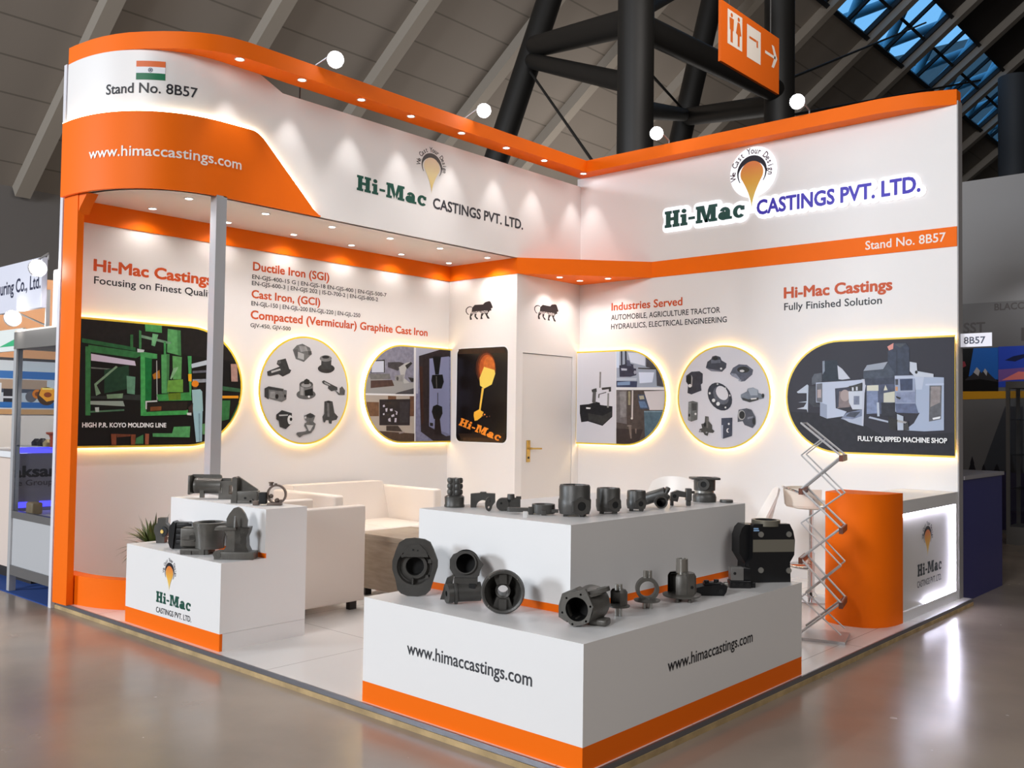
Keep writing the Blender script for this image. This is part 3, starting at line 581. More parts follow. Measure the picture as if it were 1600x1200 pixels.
  (150,158,172,208,214,237,262,409,286,386,248,371,225),
  (70,78,92,208,209,371,222,409,276,466,189,461,142,208,150),
  (75,82,105,232,97,466,122,466,-49,367,-68,357,-145,233,-146),
  (205,205,190,237,92,333,95,333,47,237,48),
  (200,200,185,376,28,466,42,466,-49,376,-49),
  (125,138,170,237,48,329,47,329,-135,237,-146),
  (210,208,190,390,95,409,52,376,49),
  (60,65,82,218,145,466,156,466,103,223,97),
  (180,190,205,319,-49,338,-49,343,-164,324,-164),
  (45,46,55,357,-49,461,-58,480,-162,357,-164),
  (165,178,202,631,162,849,149,848,-269,698,-281,544,-275,617,-217,663,-133,631,-133),
  (185,196,218,708,100,849,103,849,89,708,86),
  (95,96,102,739,86,832,85,827,-182,734,-202),
  (140,132,132,749,77,823,79,819,-49,745,-86),
  (225,228,232,761,-173,822,-159,818,-177,765,-187),
  (50,50,50,636,157,681,152,676,140,640,141),
  (150,160,185,466,170,627,172,631,-133,470,-125),
  (185,195,215,466,170,699,161,681,54,631,54,627,144,466,146),
  (62,72,98,507,141,608,144,608,50,512,48),
  (130,140,168,480,32,627,36,627,-49,480,-49),
  (70,72,80,470,141,494,141,494,94,472,94),
  (200,150,110,472,80,491,79,491,46,472,46),
  (40,40,40,475,4,517,-11,507,-25,480,-11),
  (95,105,135,470,-58,631,-58,654,-137,480,-134),
  (195,202,215,586,281,640,270,645,204,770,178,770,150,627,158,586,205),
  (40,40,40,648,195,648,191,646,187,644,184,641,182,638,182,634,183,631,184,629,187,627,191,627,195,627,199,629,203,631,206,634,208,638,208,641,207,644,205,646,202,648,199),
  (170,178,195,262,-165,414,-201,414,-216,252,-179),
  (180,190,205,484,-143,535,-162,535,-275,489,-276),
  (160,160,160,456,-182,572,-209,572,-223,456,-205),
  (60,60,60,535,-237,572,-199,581,-274,535,-275),
  (45,45,45,414,-163,489,-191,479,-276,423,-268),
 ),
 'LI': (
  (42,34,34,-104,56,-67,82,49,79,75,98,112,105,134,107,152,99,167,73,182,45,179,34,161,33,165,11,139,7,121,-13,111,-29,143,-67,134,-72,111,-66,81,-19,59,-17,37,-46,49,-68,15,-69,25,-4,-24,7,-39,0,-42,-22,-49,-35,-17,-61,-22,-69,-41,-65,-68,-37,-69,-12,-84,-8,-117,-34,-103,-66,-132,-68,-138,-41,-129,-8,-109,18),
  (42,34,34,-106,65,-135,73,-168,67,-194,47,-195,19,-171,-9,-148,-14,-148,-7,-164,-3,-183,21,-182,43,-161,58,-135,65,-106,57),
 ),
}
TEXTS = (
 ('wall_a', 'Hi-Mac Castings', -4.733, 2.431, 0.977, 0.009, 0.084, 'c8501f', 0.035, 't'),
 ('wall_a', 'Focusing on Finest Quality', -4.73, 2.333, 1.012, -0.006, 0.055, '2b2b30', 0.0, 't'),
 ('wall_a', 'Ductile Iron (SGI)', -3.368, 2.606, 0.803, 0.027, 0.07, 'c8501f', 0.02, 't'),
 ('wall_a', 'EN-GJS-400-15 G | EN-GJS-18 EN-GJS-400 | EN-GJS-500-7', -3.376, 2.532, 1.505, 0.011, 0.035, '2b2b30', 0.0, 't'),
 ('wall_a', 'EN-GJS-600-3 | EN-GJS 202 | IS-D-700-2 | EN-GJS-800-2', -3.377, 2.477, 1.4, 0.001, 0.035, '2b2b30', 0.0, 't'),
 ('wall_a', 'Cast Iron, (GCI)', -3.376, 2.368, 0.715, 0.011, 0.066, 'c8501f', 0.02, 't'),
 ('wall_a', 'EN-GJL-150 | EN-GJL-200 EN-GJL-220 | EN-GJL-250', -3.378, 2.302, 1.186, 0.016, 0.036, '2b2b30', 0.0, 't'),
 ('wall_a', 'Compacted (Vermicular) Graphite Cast Iron', -3.38, 2.188, 2.063, 0.01, 0.07, 'c8501f', 0.02, 't'),
 ('wall_a', 'GJV-450, GJV-500', -3.382, 2.115, 0.409, 0.007, 0.033, '2b2b30', 0.0, 't'),
 ('wall_b', 'Industries Served', 0.414, 2.484, 0.837, -0.008, 0.076, 'c8501f', 0.015, 't'),
 ('wall_b', 'AUTOMOBILE, AGRICULTURE TRACTOR', 0.409, 2.385, 1.253, -0.011, 0.053, '2b2b30', 0.0, 't'),
 ('wall_b', 'HYDRAULICS, ELECTRICAL ENGINEERING', 0.41, 2.291, 1.323, -0.001, 0.053, '2b2b30', 0.0, 't'),
 ('wall_b', 'Hi-Mac Castings', 2.306, 2.474, 0.948, 0.0, 0.092, 'c8501f', 0.035, 't'),
 ('wall_b', 'Fully Finished Solution', 2.306, 2.364, 0.865, 0.0, 0.063, '2b2b30', 0.0, 't'),
 ('band_b', 'Stand No. 8B57', 3.038, 2.829, 0.641, -0.013, 0.071, 'f4e8e0', 0.0, 't'),
 ('fascia', 'Hi-Mac', -3.017, 3.224, 0.79, 0.018, 0.127, '0e4a3c', 0, 'slab'),
 ('fascia', 'CASTINGS PVT. LTD.', -2.153, 3.227, 1.216, 0.002, 0.091, '34343a', 0.02, 't'),
 ('logo', 'Hi-Mac', 1.07, 3.252, 0.87, -0.001, 0.162, '123f48', 0, 'slab'),
 ('logo', 'CASTINGS PVT. LTD.', 2.058, 3.255, 1.434, -0.027, 0.125, '3418a0', 0.035, 't'),
 ('plinth_l', 'www.himaccastings.com', 2.806, 0.281, 0.756, 0.008, 0.056, '2b2b30', 0.0, 't'),
 ('plinth_r', 'www.himaccastings.com', -4.304, 0.273, 0.782, -0.007, 0.053, '2b2b30', 0.0, 't'),
 ('small', 'Hi-Mac', 0.44, 0.184, 0.424, -0.001, 0.068, '0e4a3c', 0, 'slab'),
 ('small', 'CASTINGS PVT. LTD.', 0.443, 0.121, 0.424, 0.006, 0.033, '2b2b30', 0.0, 't'),
 ('counter', 'Hi-Mac', -0.872, 0.272, 0.539, -0.004, 0.086, '1c2420', 0, 'slab'),
 ('counter', 'CASTINGS PVT. LTD.', -0.88, 0.193, 0.533, -0.004, 0.045, '2b2b30', 0.0, 't'),
 ('PA1', 'HIGH P.R. KOYO MOLDING LINE', -4.812, 1.258, 0.654, 0.0, 0.033, 'efefef', 0.03, 't'),
 ('MS', 'FULLY EQUIPPED MACHINE SHOP', 2.996, 1.218, 0.706, 0.003, 0.038, 'efefef', 0.03, 't'),
 ('poster', 'Hi-Mac', -0.769, 1.291, 0.578, -0.143, 0.073, 'f09028', 0, 'slab'),
)
# ------------------------------------------------------------------ floor of the hall, platform
def concrete():
    m = mat('polished_concrete', (150, 136, 122), .2, mottle=.34, mscale=.55, spec=.5)
    nt = m.node_tree; b = nt.nodes['Principled BSDF']; n = nt.nodes.new('ShaderNodeTexNoise'); n.inputs['Scale'].default_value = 3; n.inputs['Detail'].default_value = 5
    r = nt.nodes.new('ShaderNodeMapRange'); r.inputs[3].default_value = .12; r.inputs[4].default_value = .34
    tc = nt.nodes.new('ShaderNodeTexCoord'); nt.links.new(tc.outputs['Object'], n.inputs['Vector']); nt.links.new(n.outputs[0], r.inputs[0]); nt.links.new(r.outputs[0], b.inputs['Roughness'])
    return m
def seam_mat(name, col, line, scale, axis_pairs, width, rough=.35):
    """a plain finish with thin joints every `pitch` along the listed object axes"""
    m = mat(name, col, rough); nt = m.node_tree; b = nt.nodes['Principled BSDF']; tc = nt.nodes.new('ShaderNodeTexCoord'); sp = nt.nodes.new('ShaderNodeSeparateXYZ'); nt.links.new(tc.outputs['Object'], sp.inputs[0])
    last = None
    for ax, pitch, off in axis_pairs:
        a = nt.nodes.new('ShaderNodeMath'); a.operation = 'ADD'; a.inputs[1].default_value = off; nt.links.new(sp.outputs[ax], a.inputs[0])
        q = nt.nodes.new('ShaderNodeMath'); q.operation = 'PINGPONG'; q.inputs[1].default_value = pitch/2; nt.links.new(a.outputs[0], q.inputs[0])
        l = nt.nodes.new('ShaderNodeMath'); l.operation = 'LESS_THAN'; l.inputs[1].default_value = width; nt.links.new(q.outputs[0], l.inputs[0])
        if last is None: last = l
        else:
            mx = nt.nodes.new('ShaderNodeMath'); mx.operation = 'MAXIMUM'; nt.links.new(last.outputs[0], mx.inputs[0]); nt.links.new(l.outputs[0], mx.inputs[1]); last = mx
    mix = nt.nodes.new('ShaderNodeMix'); mix.data_type = 'RGBA'; mix.inputs[6].default_value = (*lin(col), 1); mix.inputs[7].default_value = (*lin(line), 1)
    nt.links.new(last.outputs[0], mix.inputs[0]); nt.links.new(mix.outputs[2], b.inputs['Base Color']); return m
b = MB(); b.box(-17, 30, -26, 48, -.25, -.05); struct(b.build('floor', concrete()))
b = MB(); b.box(-.99, 3.835, -4.93, .1, -.022, 0); struct(b.build('floor_platform', seam_mat('platform_tiles', (228, 224, 221), (176, 170, 166), 1, ((0, 1.0, .3), (1, 1.0, .1)), .003, .16)))
b = MB(); b.box(-.99, 3.845, -4.94, -4.93, -.024, .001); b.box(3.835, 3.845, -4.93, .1, -.024, .001); struct(b.build('trim_1', mat('grey_edge_profile', (120, 120, 126), .35, .6)))
b = MB(); b.box(-.99, 3.85, -4.945, .1, -.05, -.024); struct(b.build('trim_2', mat('plywood_edge', (176, 150, 108), .7, mottle=.25, mscale=9)))
# ------------------------------------------------------------------ walls of the stand
W0, ZS, ZB = -.942, 2.939, 2.781         # wall plane, soffit, bottom of the orange band
b = MB(); b.box(-.99, W0, -4.9, .1, 0, 3.0); wall_left = struct(b.build('wall_left', WALLW))
b = MB(); b.box(W0, -.934, -4.86, -1.007, ZB, ZS); struct(b.build('band', ORANGE, wall_left)); 
b = MB(); b.box(-.05, 3.764, 0, .1, 0, 3.919); b.box(-.99, -.05, 0, .1, 0, 3.0); wall_back = struct(b.build('wall_back', WALLW))
b = MB(); b.box(.9, 3.764, -.008, 0, ZB, ZS); band_b = struct(b.build('band', ORANGE, wall_back))
b = MB(); b.box(3.764, 3.774, -.001, .1, 0, 3.95); struct(b.build('end_strip', mat('grey_end_strip', (150, 146, 146), .4), wall_back))
# storage cabin in the corner: walls and door
b = MB(); b.box(W0, 0, -1.007, -.957, 0, ZS); b.box(-.05, 0, -.957, -.909, 0, ZS); b.box(-.05, 0, -.111, 0, 0, ZS); b.box(-.05, 0, -.909, -.111, 2.012, ZS)
wall_cabin = struct(b.build('wall_cabin', WALLW))
b = MB(); b.box(W0, 0.006, -1.013, -1.007, ZB, ZS); struct(b.build('band', ORANGE, wall_cabin))
b = MB(); b.box(-.046, -.006, -.903, -.117, .006, 2.005); door = struct(b.build('door_1', mat('door_leaf', (222, 217, 214), .4)))
BRASS = mat('brass', (205, 170, 95), .3, .8)
b = MB(); b.box(-.006, 0, -.833, -.775, .931, 1.147, .004); hp = b.build('handle_plate', BRASS, door)
b = MB(); b.cyl((0, -.804, 1.066), (.045, -.804, 1.066), .011); b.pipe([(.04, -.804, 1.066), (.047, -.79, 1.066), (.047, -.66, 1.064)], .009); b.build('lever', BRASS, hp)
b = MB(); b.cyl((0, -.804, .975), (.004, -.804, .975), .012); b.build('keyhole', BORE, hp)
# orange corner fascia that runs across the cabin corner, with its own soffit
b = MB(); b.prism([(.004, -1.011), (.91, -.002), (.004, -.002)], (0, 0, ZB), (1, 0, 0), (0, 1, 0), (0, 0, 1), ZS-ZB); struct(b.build('ceiling_corner', ORANGE))
# white soffit between wall and upper fascia
CX, CY, CA, CB_, CN = -.93, -4.25, .93, .72, 2.25
def plan(a=CA, bb=CB_, n=28, end=CY, ox=0.0):
    p = []
    for i in range(n+1):
        t = PI/2*(1-i/n); p.append((CX+a*max(0, math.cos(t))**(2/CN)+ox, CY-bb*max(0, math.sin(t))**(2/CN)))
    if end > CY: p.append((CX+a+ox, end))
    return p
CURVE = plan()
b = MB(); b.prism([(W0, -4.93)]+plan(CA-.02, CB_-.02)+[(-.02, 0), (W0, 0)], (0, 0, ZS), (1, 0, 0), (0, 1, 0), (0, 0, 1), .03); struct(b.build('ceiling_soffit', WHITE))
# upper fascia: straight part and rounded end
def strip(mb, pts, lo, hi, t, closed_ends=True):
    """upright sheet of thickness t following plan points; lo/hi give z by arc length (outside face on the plan line)"""
    n = len(pts); S = [0.0]
    for i in range(1, n): S.append(S[-1]+math.dist(pts[i], pts[i-1]))
    vs = []
    for i, (x, y) in enumerate(pts):
        a = pts[max(i-1, 0)]; c = pts[min(i+1, n-1)]; dx, dy = c[0]-a[0], c[1]-a[1]; L = math.hypot(dx, dy); nx, ny = dy/L, -dx/L
        for q in (0, t): vs += [(x-nx*q, y-ny*q, lo(S[i])), (x-nx*q, y-ny*q, hi(S[i]))]
    fs = []
    for i in range(n-1):
        k = i*4; j = k+4; fs += [(k, j, j+1, k+1), (k+2, k+3, j+3, j+2), (k+1, j+1, j+3, k+3), (k, k+2, j+2, j)]
    fs += [(0, 1, 3, 2), (n*4-4, n*4-2, n*4-1, n*4-3)]; mb.add(vs, fs); return S
SC_ = 1.3297      # arc length of the rounded end
def along(n0=40, end=-.0):
    p = plan(n=40); y = CY
    while y < end-1e-6: y = min(end, y+.1); p.append((0.0, y))
    return p
def ftop(s):
    if s < 1.66: return 3.919
    if s < 1.80:
        t = (s-1.66)/.14; return 3.919-.089*(t*t*(3-2*t))
    return 3.83
b = MB(); strip(b, along(), lambda s: ZS, ftop, .05); fascia = struct(b.build('wall_fascia', WALLW))
# orange lower web of the fascia, standing off with a light line on its upper edge
OW = plan(CA+.03, CB_+.03, n=40); y = CY
while y < -3.4: y += .04; OW.append((.03, min(y, -3.395)))
def wtop(s):
    a = 1.60
    if s < a: return 3.475
    if s < a+.12: t = (s-a)/.12; return 3.475-.06*t*t
    return max(2.945, 3.415-(s-a-.12)*.475/.49)
b = MB(); SS = strip(b, OW, lambda s: 2.932, wtop, .022); web = thing('curved_fascia_panel', 'orange curved web panel with a glowing upper edge on the rounded stand end', 'fascia panel')
b.build('panel', ORANGE, web)
LED_W = glow('led_warm_white', (255, 236, 200), 30); LED_Y = glow('led_amber', (255, 206, 120), 26)
b = MB(); b.pipe([(x-.016*(1 if i > 40 else .7), y+(.012 if i <= 40 else 0), wtop(s)+.004) for i, ((x, y), s) in enumerate(zip(OW, SS)) if s < 2.19], .0075, 6); b.build('led_line', glow('led_line', (255, 240, 205), 16), web)
def oncurve(s, off=.0):
    p = OWL; 
    for i in range(1, len(p)):
        if SWL[i] >= s or i == len(p)-1:
            t = (s-SWL[i-1])/max(1e-9, SWL[i]-SWL[i-1]); a, c = p[i-1], p[i]; dx, dy = c[0]-a[0], c[1]-a[1]; L = math.hypot(dx, dy)
            return (a[0]+dx*t+dy/L*off, a[1]+dy*t-dx/L*off)
OWL = along(end=-3.0); SWL = [0.0]
for i in range(1, len(OWL)): SWL.append(SWL[-1]+math.dist(OWL[i], OWL[i-1]))
class Curve2:
    def at(s, u, z, d=0.0): x, y = oncurve(u, d); return Vector((x, y, z))
PCV = Curve2()
b = MB(); put_text(b, PCV, 'www.himaccastings.com', .365, 3.158, 1.10, .072, d=.034); b.build('lettering', hexmat('f6efe8'), web)
b = MB(); put_text(b, PCV, 'Stand No. 8B57', .476, 3.612, .655, .070, d=.0025); struct(b.build('lettering', hexmat('24242a'), fascia))
fl = thing('flag_sticker', 'small saffron, white and green flag print on the white rounded fascia', 'flag')
b = MB(); b.cur = 0
for k, (z0, z1) in enumerate(((3.796, 3.838), (3.752, 3.796), (3.705, 3.752))):
    b.cur = k
    for i in range(4): s0 = .713+.2*i/4; s1 = .713+.2*(i+1)/4; b.add([PCV.at(s0, z0, .003), PCV.at(s1, z0, .003), PCV.at(s1, z1, .003), PCV.at(s0, z1, .003)], [(0, 1, 2, 3)])
b.cur = 3; N = 20
b.add([PCV.at(.813+.016*math.cos(2*PI*i/N)*r, 3.773+.016*math.sin(2*PI*i/N)*r, .0036) for r in (1, .78) for i in range(N)], [(i, (i+1) % N, N+(i+1) % N, N+i) for i in range(N)])
for i in range(12):
    t = 2*PI*i/12; c_, s_ = math.cos(t), math.sin(t)
    b.add([PCV.at(.813-s_*.0008, 3.773+c_*.0008, .0036), PCV.at(.813+s_*.0008, 3.773-c_*.0008, .0036), PCV.at(.813+c_*.0125+s_*.0008, 3.773+s_*.0125-c_*.0008, .0036), PCV.at(.813+c_*.0125-s_*.0008, 3.773+s_*.0125+c_*.0008, .0036)], [(0, 1, 2, 3)])
b.build('print', [hexmat('dc6a32'), hexmat('e9e9ee'), hexmat('0d6b45'), hexmat('20284a')], fl)
# rounded orange end frame: pillar and base plinth
pf = thing('curved_end_frame', 'orange end frame of upright pillar and curved floor plinth around the white end wall', 'frame')
PB = plan(CA-.06, CB_-.06, n=36); PB.append((CX+CA-.06, -4.0))
b = MB(); strip(b, PB, lambda s: 0.0, lambda s: .205, .1); b.build('plinth', ORANGE, pf)
PP = [p for p in plan(CA, CB_, n=60) if p[0] < -.715]
b = MB(); strip(b, PP, lambda s: 0.0, lambda s: 2.94, .05); b.build('pillar', ORANGE, pf)
b = MB(); b.prism([(0, 0), (0, -.14), (.02, -.1), (.06, -.05), (.1, 0)], (PP[-1][0]-.005, PP[-1][1]+.005, 2.935), (1, .18, 0), (0, 0, 1), (0, 1, 0), .08); b.build('gusset', ORANGE, pf)
b = MB(); b.box(-1.0, -.955, -4.97, -4.9, -.05, 3.93); struct(b.build('trim_3', mat('white_edge', (222, 220, 226), .3)))
# grey post under the fascia corner
b = MB(); b.box(-.05, .03, -4.305, -4.222, 0, ZS); tag(b.build('support_post', mat('post_grey', (188, 189, 193), .3, .25)), 'pale grey square post between platform and the curved fascia', 'post')
# ------------------------------------------------------------------ orange canopy ring
outer = [(-.924, -4.972), (-.83, -4.966), (-.73, -4.953), (-.62, -4.937), (-.512, -4.911), (-.4, -4.872), (-.301, -4.827), (-.19, -4.755), (-.09, -4.68), (.01, -4.59), (.09, -4.5), (.15, -4.4), (.185, -4.3), (.203, -4.17), (.205, -3.9), (.205, -.18), (3.2, -.165), (3.4, -.135), (3.52, -.108), (3.64, -.062), (3.764, -.004), (3.764, .1), (-.0, .1), (-.0, -4.2), (-.06, -4.45), (-.2, -4.66), (-.4, -4.78), (-.65, -4.86), (-.924, -4.9)]
cn = thing('canopy_band', 'orange canopy band running along the top of the white stand fascia', 'canopy')
b = MB(); b.prism(outer, (0, 0, 3.919), (1, 0, 0), (0, 1, 0), (0, 0, 1), .121); b.build('band', ORANGE, cn)
for y in (-3.58,):
    b = MB(); b.box(-.03, -.022, y, y+.008, 3.79, 3.93); b.build('bracket', mat('dark_bracket', (70, 66, 64), .5), cn)
# ------------------------------------------------------------------ downlights
LENS = glow('lamp_lens', (255, 250, 246), 14); RIM = mat('lamp_rim', (245, 244, 242), .3)
def spot(name, loc, power, ang=1.25, blend=.6, col=(1, .95, .9), rad=.02):
    l = bpy.data.lights.new(name, 'SPOT'); l.energy = power; l.spot_size = ang; l.spot_blend = blend; l.color = col; l.shadow_soft_size = rad
    o = bpy.data.objects.new(name, l); C.objects.link(o); o.location = loc; return o
def downlight_proto(r):
    t = thing('downlight', 'x', 'lamp')
    b = MB(); b.lathe((0, 0, 0), (0, 0, -1), [(r*.72, -.006), (r*.72, .003), (r, .005), (r, -.002)], 20); e = b.build('rim', RIM, t)
    b = MB(); b.lathe((0, 0, 0), (0, 0, -1), [(0, .004), (r*.72, .002)], 20); f = b.build('lens', LENS, t)
    kids(t, e, f); return t
DL = None
def downlights(pts, z, label, group, power, ang, col):
    global DL
    for i, (x, y) in enumerate(pts):
        if DL is None: DL = downlight_proto(.036); t = DL
        else: t = copy_tree(DL)
        t.location = (x, y, z); t['label'] = label(i) if callable(label) else label; t['group'] = group
        spot('spot_light', (x, y, z-.012), power, ang, .7, col)
CY8 = [-4.221, -3.683, -3.108, -2.57, -1.96, -1.36, -.80, -.16]
ORD = ['first', 'second', 'third', 'fourth', 'fifth', 'sixth', 'seventh', 'eighth']
downlights([(.15, y) for y in CY8], 3.919, lambda i: f'round downlight under the orange canopy, {ORD[i]} of eight from the flag end', 'canopy downlights', 13, 1.05, (1, .98, .97))
SY = [-4.37, -3.72, -3.075, -2.44, -1.83, -1.183]
downlights([(-.24, y) for y in SY], ZS, lambda i: f'round soffit downlight, outer row along the fascia, {ORD[i]} from the curved end', 'soffit downlights', 18, 2.4, (1, .93, .88))
downlights([(-.78, y) for y in SY], ZS, lambda i: f'round soffit downlight, inner row along the orange wall band, {ORD[i]} from the curved end', 'soffit downlights', 5, 2.5, (1, .93, .88))
downlights([(.189, -.581), (.204, -.27), (.526, -.226)], ZB, lambda i: 'round downlight in the orange corner soffit, '+['nearest the lion emblem', 'in the inner corner', 'nearest the Industries Served text'][i], 'corner downlights', 10, 2.0, (1, .93, .88))
# ------------------------------------------------------------------ lettering on the walls
GRP = {}
for t in TEXTS: GRP.setdefault(t[0], []).append(t)
def lettering(grp, pl, parent, name='lettering', d=.0012, cap_ok=True):
    """one mesh per line of text; a child of what it is printed on"""
    out = []
    for g, body, u, z, w, dz, cap, col, bold, kind in GRP[grp]:
        b = MB(); put_text(b, pl, body, u, z, w, cap, d, bold, kind, dz=0)
        o = b.build(name, hexmat(col), parent, merge=False, recalc=False); out.append(o)
    return out
lettering('wall_a', PWA, wall_left); lettering('wall_b', PWB, wall_back)
for o in lettering('band_b', PWB, wall_back, d=.0095): pass
lettering('fascia', PFA, fascia)
def drop_mat(name, top, midc, low, soft=False):
    m = mat(name, midc, .45); nt = m.node_tree; b = nt.nodes['Principled BSDF']; tc = nt.nodes.new('ShaderNodeTexCoord'); sp = nt.nodes.new('ShaderNodeSeparateXYZ'); r = nt.nodes.new('ShaderNodeValToRGB')
    e = r.color_ramp.elements; e[0].position = .1; e[0].color = (*lin(low), 1); e[1].position = .95; e[1].color = (*lin(top), 1); q = e.new(.55); q.color = (*lin(midc), 1)
    nt.links.new(tc.outputs['Generated'], sp.inputs[0]); nt.links.new(sp.outputs[2], r.inputs[0]); nt.links.new(r.outputs[0], b.inputs['Base Color']); return m
DROP = drop_mat('molten_drop', 'dc7a30', 'e6a93a', 'ecd270'); DROP_P = drop_mat('molten_drop_pale', 'eacfb0', 'f0dca8', 'e2c26a')
def drop_emblem(pl, parent, c, rx, rz, tail, d=.0012, pale=False, ring='221c22', txt='3a3034', arc=(PI*1.02, -PI*.08), words_='We Cast Your Design', k=1.0, cut=True):
    """black crescent, drop with a tail and the motto set round it"""
    b = MB(); N = 40; ri = .80; a0, a1 = -PI*.22, PI*1.2
    P = []
    for i in range(N+1):
        t = a0+(a1-a0)*i/N; q = .045+.955*math.sin(PI*min(1, max(0, i/N))) ; wth = (.05+.2*max(0, math.sin(t))**1.0+.14*math.sin(PI*i/N))
        P.append(((rx*math.cos(t), rz*math.sin(t)), (rx*(1-wth)*math.cos(t), rz*(1-wth)*math.sin(t))))
    for i in range(N): b.add([pl.at(c[0]+x, c[1]+z, d) for x, z in (P[i][0], P[i+1][0], P[i+1][1], P[i][1])], [(0, 1, 2, 3)])
    b.build('crescent', hexmat(ring), parent, merge=False, recalc=False)
    b = MB(); dx, dz_ = rx*.77, rz*.72; cz = c[1]-rz*.07; tz = tail
    pts = []
    for i in range(33):
        t = -PI*.13+(PI*1.26)*i/32; pts.append((dx*math.cos(t), cz+dz_*math.sin(t)))
    xl, zl = pts[-1]; n = 10
    for i in range(1, n+1):
        s_ = i/n; pts.append((xl*(1-s_)**1.7, zl+(tz-zl)*s_))
    xr, zr = pts[0]
    for i in range(n-1, 0, -1):
        s_ = i/n; pts.append((xr*(1-s_)**1.7, zr+(tz-zr)*s_))
    b.poly([(x, z) for x, z in pts], pl.at(c[0], 0, d+.0008), pl.ex, (0, 0, 1)); b.build('drop', DROP_P if pale else DROP, parent, merge=False, recalc=False)
    b = MB(); arc_text(b, pl, words_, c, rz*1.10, rz*.36, arc[0], arc[1], d, .035, asp=rx/rz); b.build('lettering', hexmat(txt), parent, merge=False, recalc=False)
drop_emblem(PFA, fascia, (-2.177, 3.598), .125, .113, 3.352, pale=True, ring='55504f', txt='5a5656')
# back-lit company sign on the back wall
sg = thing('company_sign', 'large back-lit raised company name sign with molten drop emblem high on the white back wall', 'sign')
HALO = glow('sign_halo', (252, 250, 255), 1.25)  # emissive outlines stand in for the light halo on the wall
for g, body, u, z, w, dz, cap, col, bold, kind in GRP['logo']:
    b = MB()
    if kind == 'slab':
        put_text(b, PWB, body, u, z, w, cap, .042, 0, 'slab')
        for p in SLAB:
            q = [(u+a*w/SLABW, z+b_*cap) for a, b_ in p]; b.prism(q, (0, -.03, 0), (1, 0, 0), (0, 0, 1), (0, -1, 0), .0112)
        b.build('letters', mat('sign_green', '0f4a44', .4), sg, smooth=False, merge=False, recalc=False)
        b = MB(); put_text(b, PWB, body, u, z, w, cap, .012, 0, 'slab', extra=.042); b.build('halo_glow', HALO, sg, merge=False, recalc=False)
    else:
        mb = MB(); put_text(mb, PWB, body, u, z, w, cap, .042, bold); mb.build('letters', mat('sign_blue', '2c0fb4', .4), sg, merge=False, recalc=False)
        b = MB(); put_text(b, PWB, body, u, z, w, cap, .0125, extra=.042); b.build('halo_glow', HALO, sg, merge=False, recalc=False)
drop_emblem(PWB, sg, (2.003, 3.657), .149, .152, 3.315, d=.042, ring='1a1220', txt='4a3038', arc=(PI*1.08, -PI*.1))
b = MB(); b.poly(circ(2.003, 3.66, .235, 40), (0, -.0135, 0), (1, 0, 0), (0, 0, 1)); b.poly([(1.90, 3.56), (2.10, 3.56), (2.05, 3.42), (2.04, 3.28), (1.97, 3.28), (1.96, 3.42)], (0, -.0138, 0), (1, 0, 0), (0, 0, 1)); b.build('halo_glow', HALO, sg, merge=False)
# lion emblems on the cabin
def lion(pl, u, z, sx):
    e = thing('lion_emblem', LION_LABEL[pl is PS2], 'emblem')
    mb = MB()
    for _r, _g, _b, *p in ART['LI']: mb.poly([(u+p[i]/1000*sx, z+p[i+1]/1000) for i in range(0, len(p), 2)], pl.o+pl.n*.002, pl.ex, (0, 0, 1))
    mb.build('silhouette', hexmat('2a2224'), e, merge=False, recalc=False)
    mb = MB(); put_text(mb, pl, 'MAKE IN INDIA', u-.112*sx, z-.012, .232*sx, .026, .003, .01); mb.build('lettering', hexmat('e8e0de'), e, merge=False, recalc=False)
LION_LABEL = ['black walking lion emblem on the white cabin wall above the molten metal poster', 'black walking lion emblem on the white cabin wall above the door']
lion(PS1, -.505, 2.43, 1.0); lion(PS2, -.548, 2.43, 1.02)
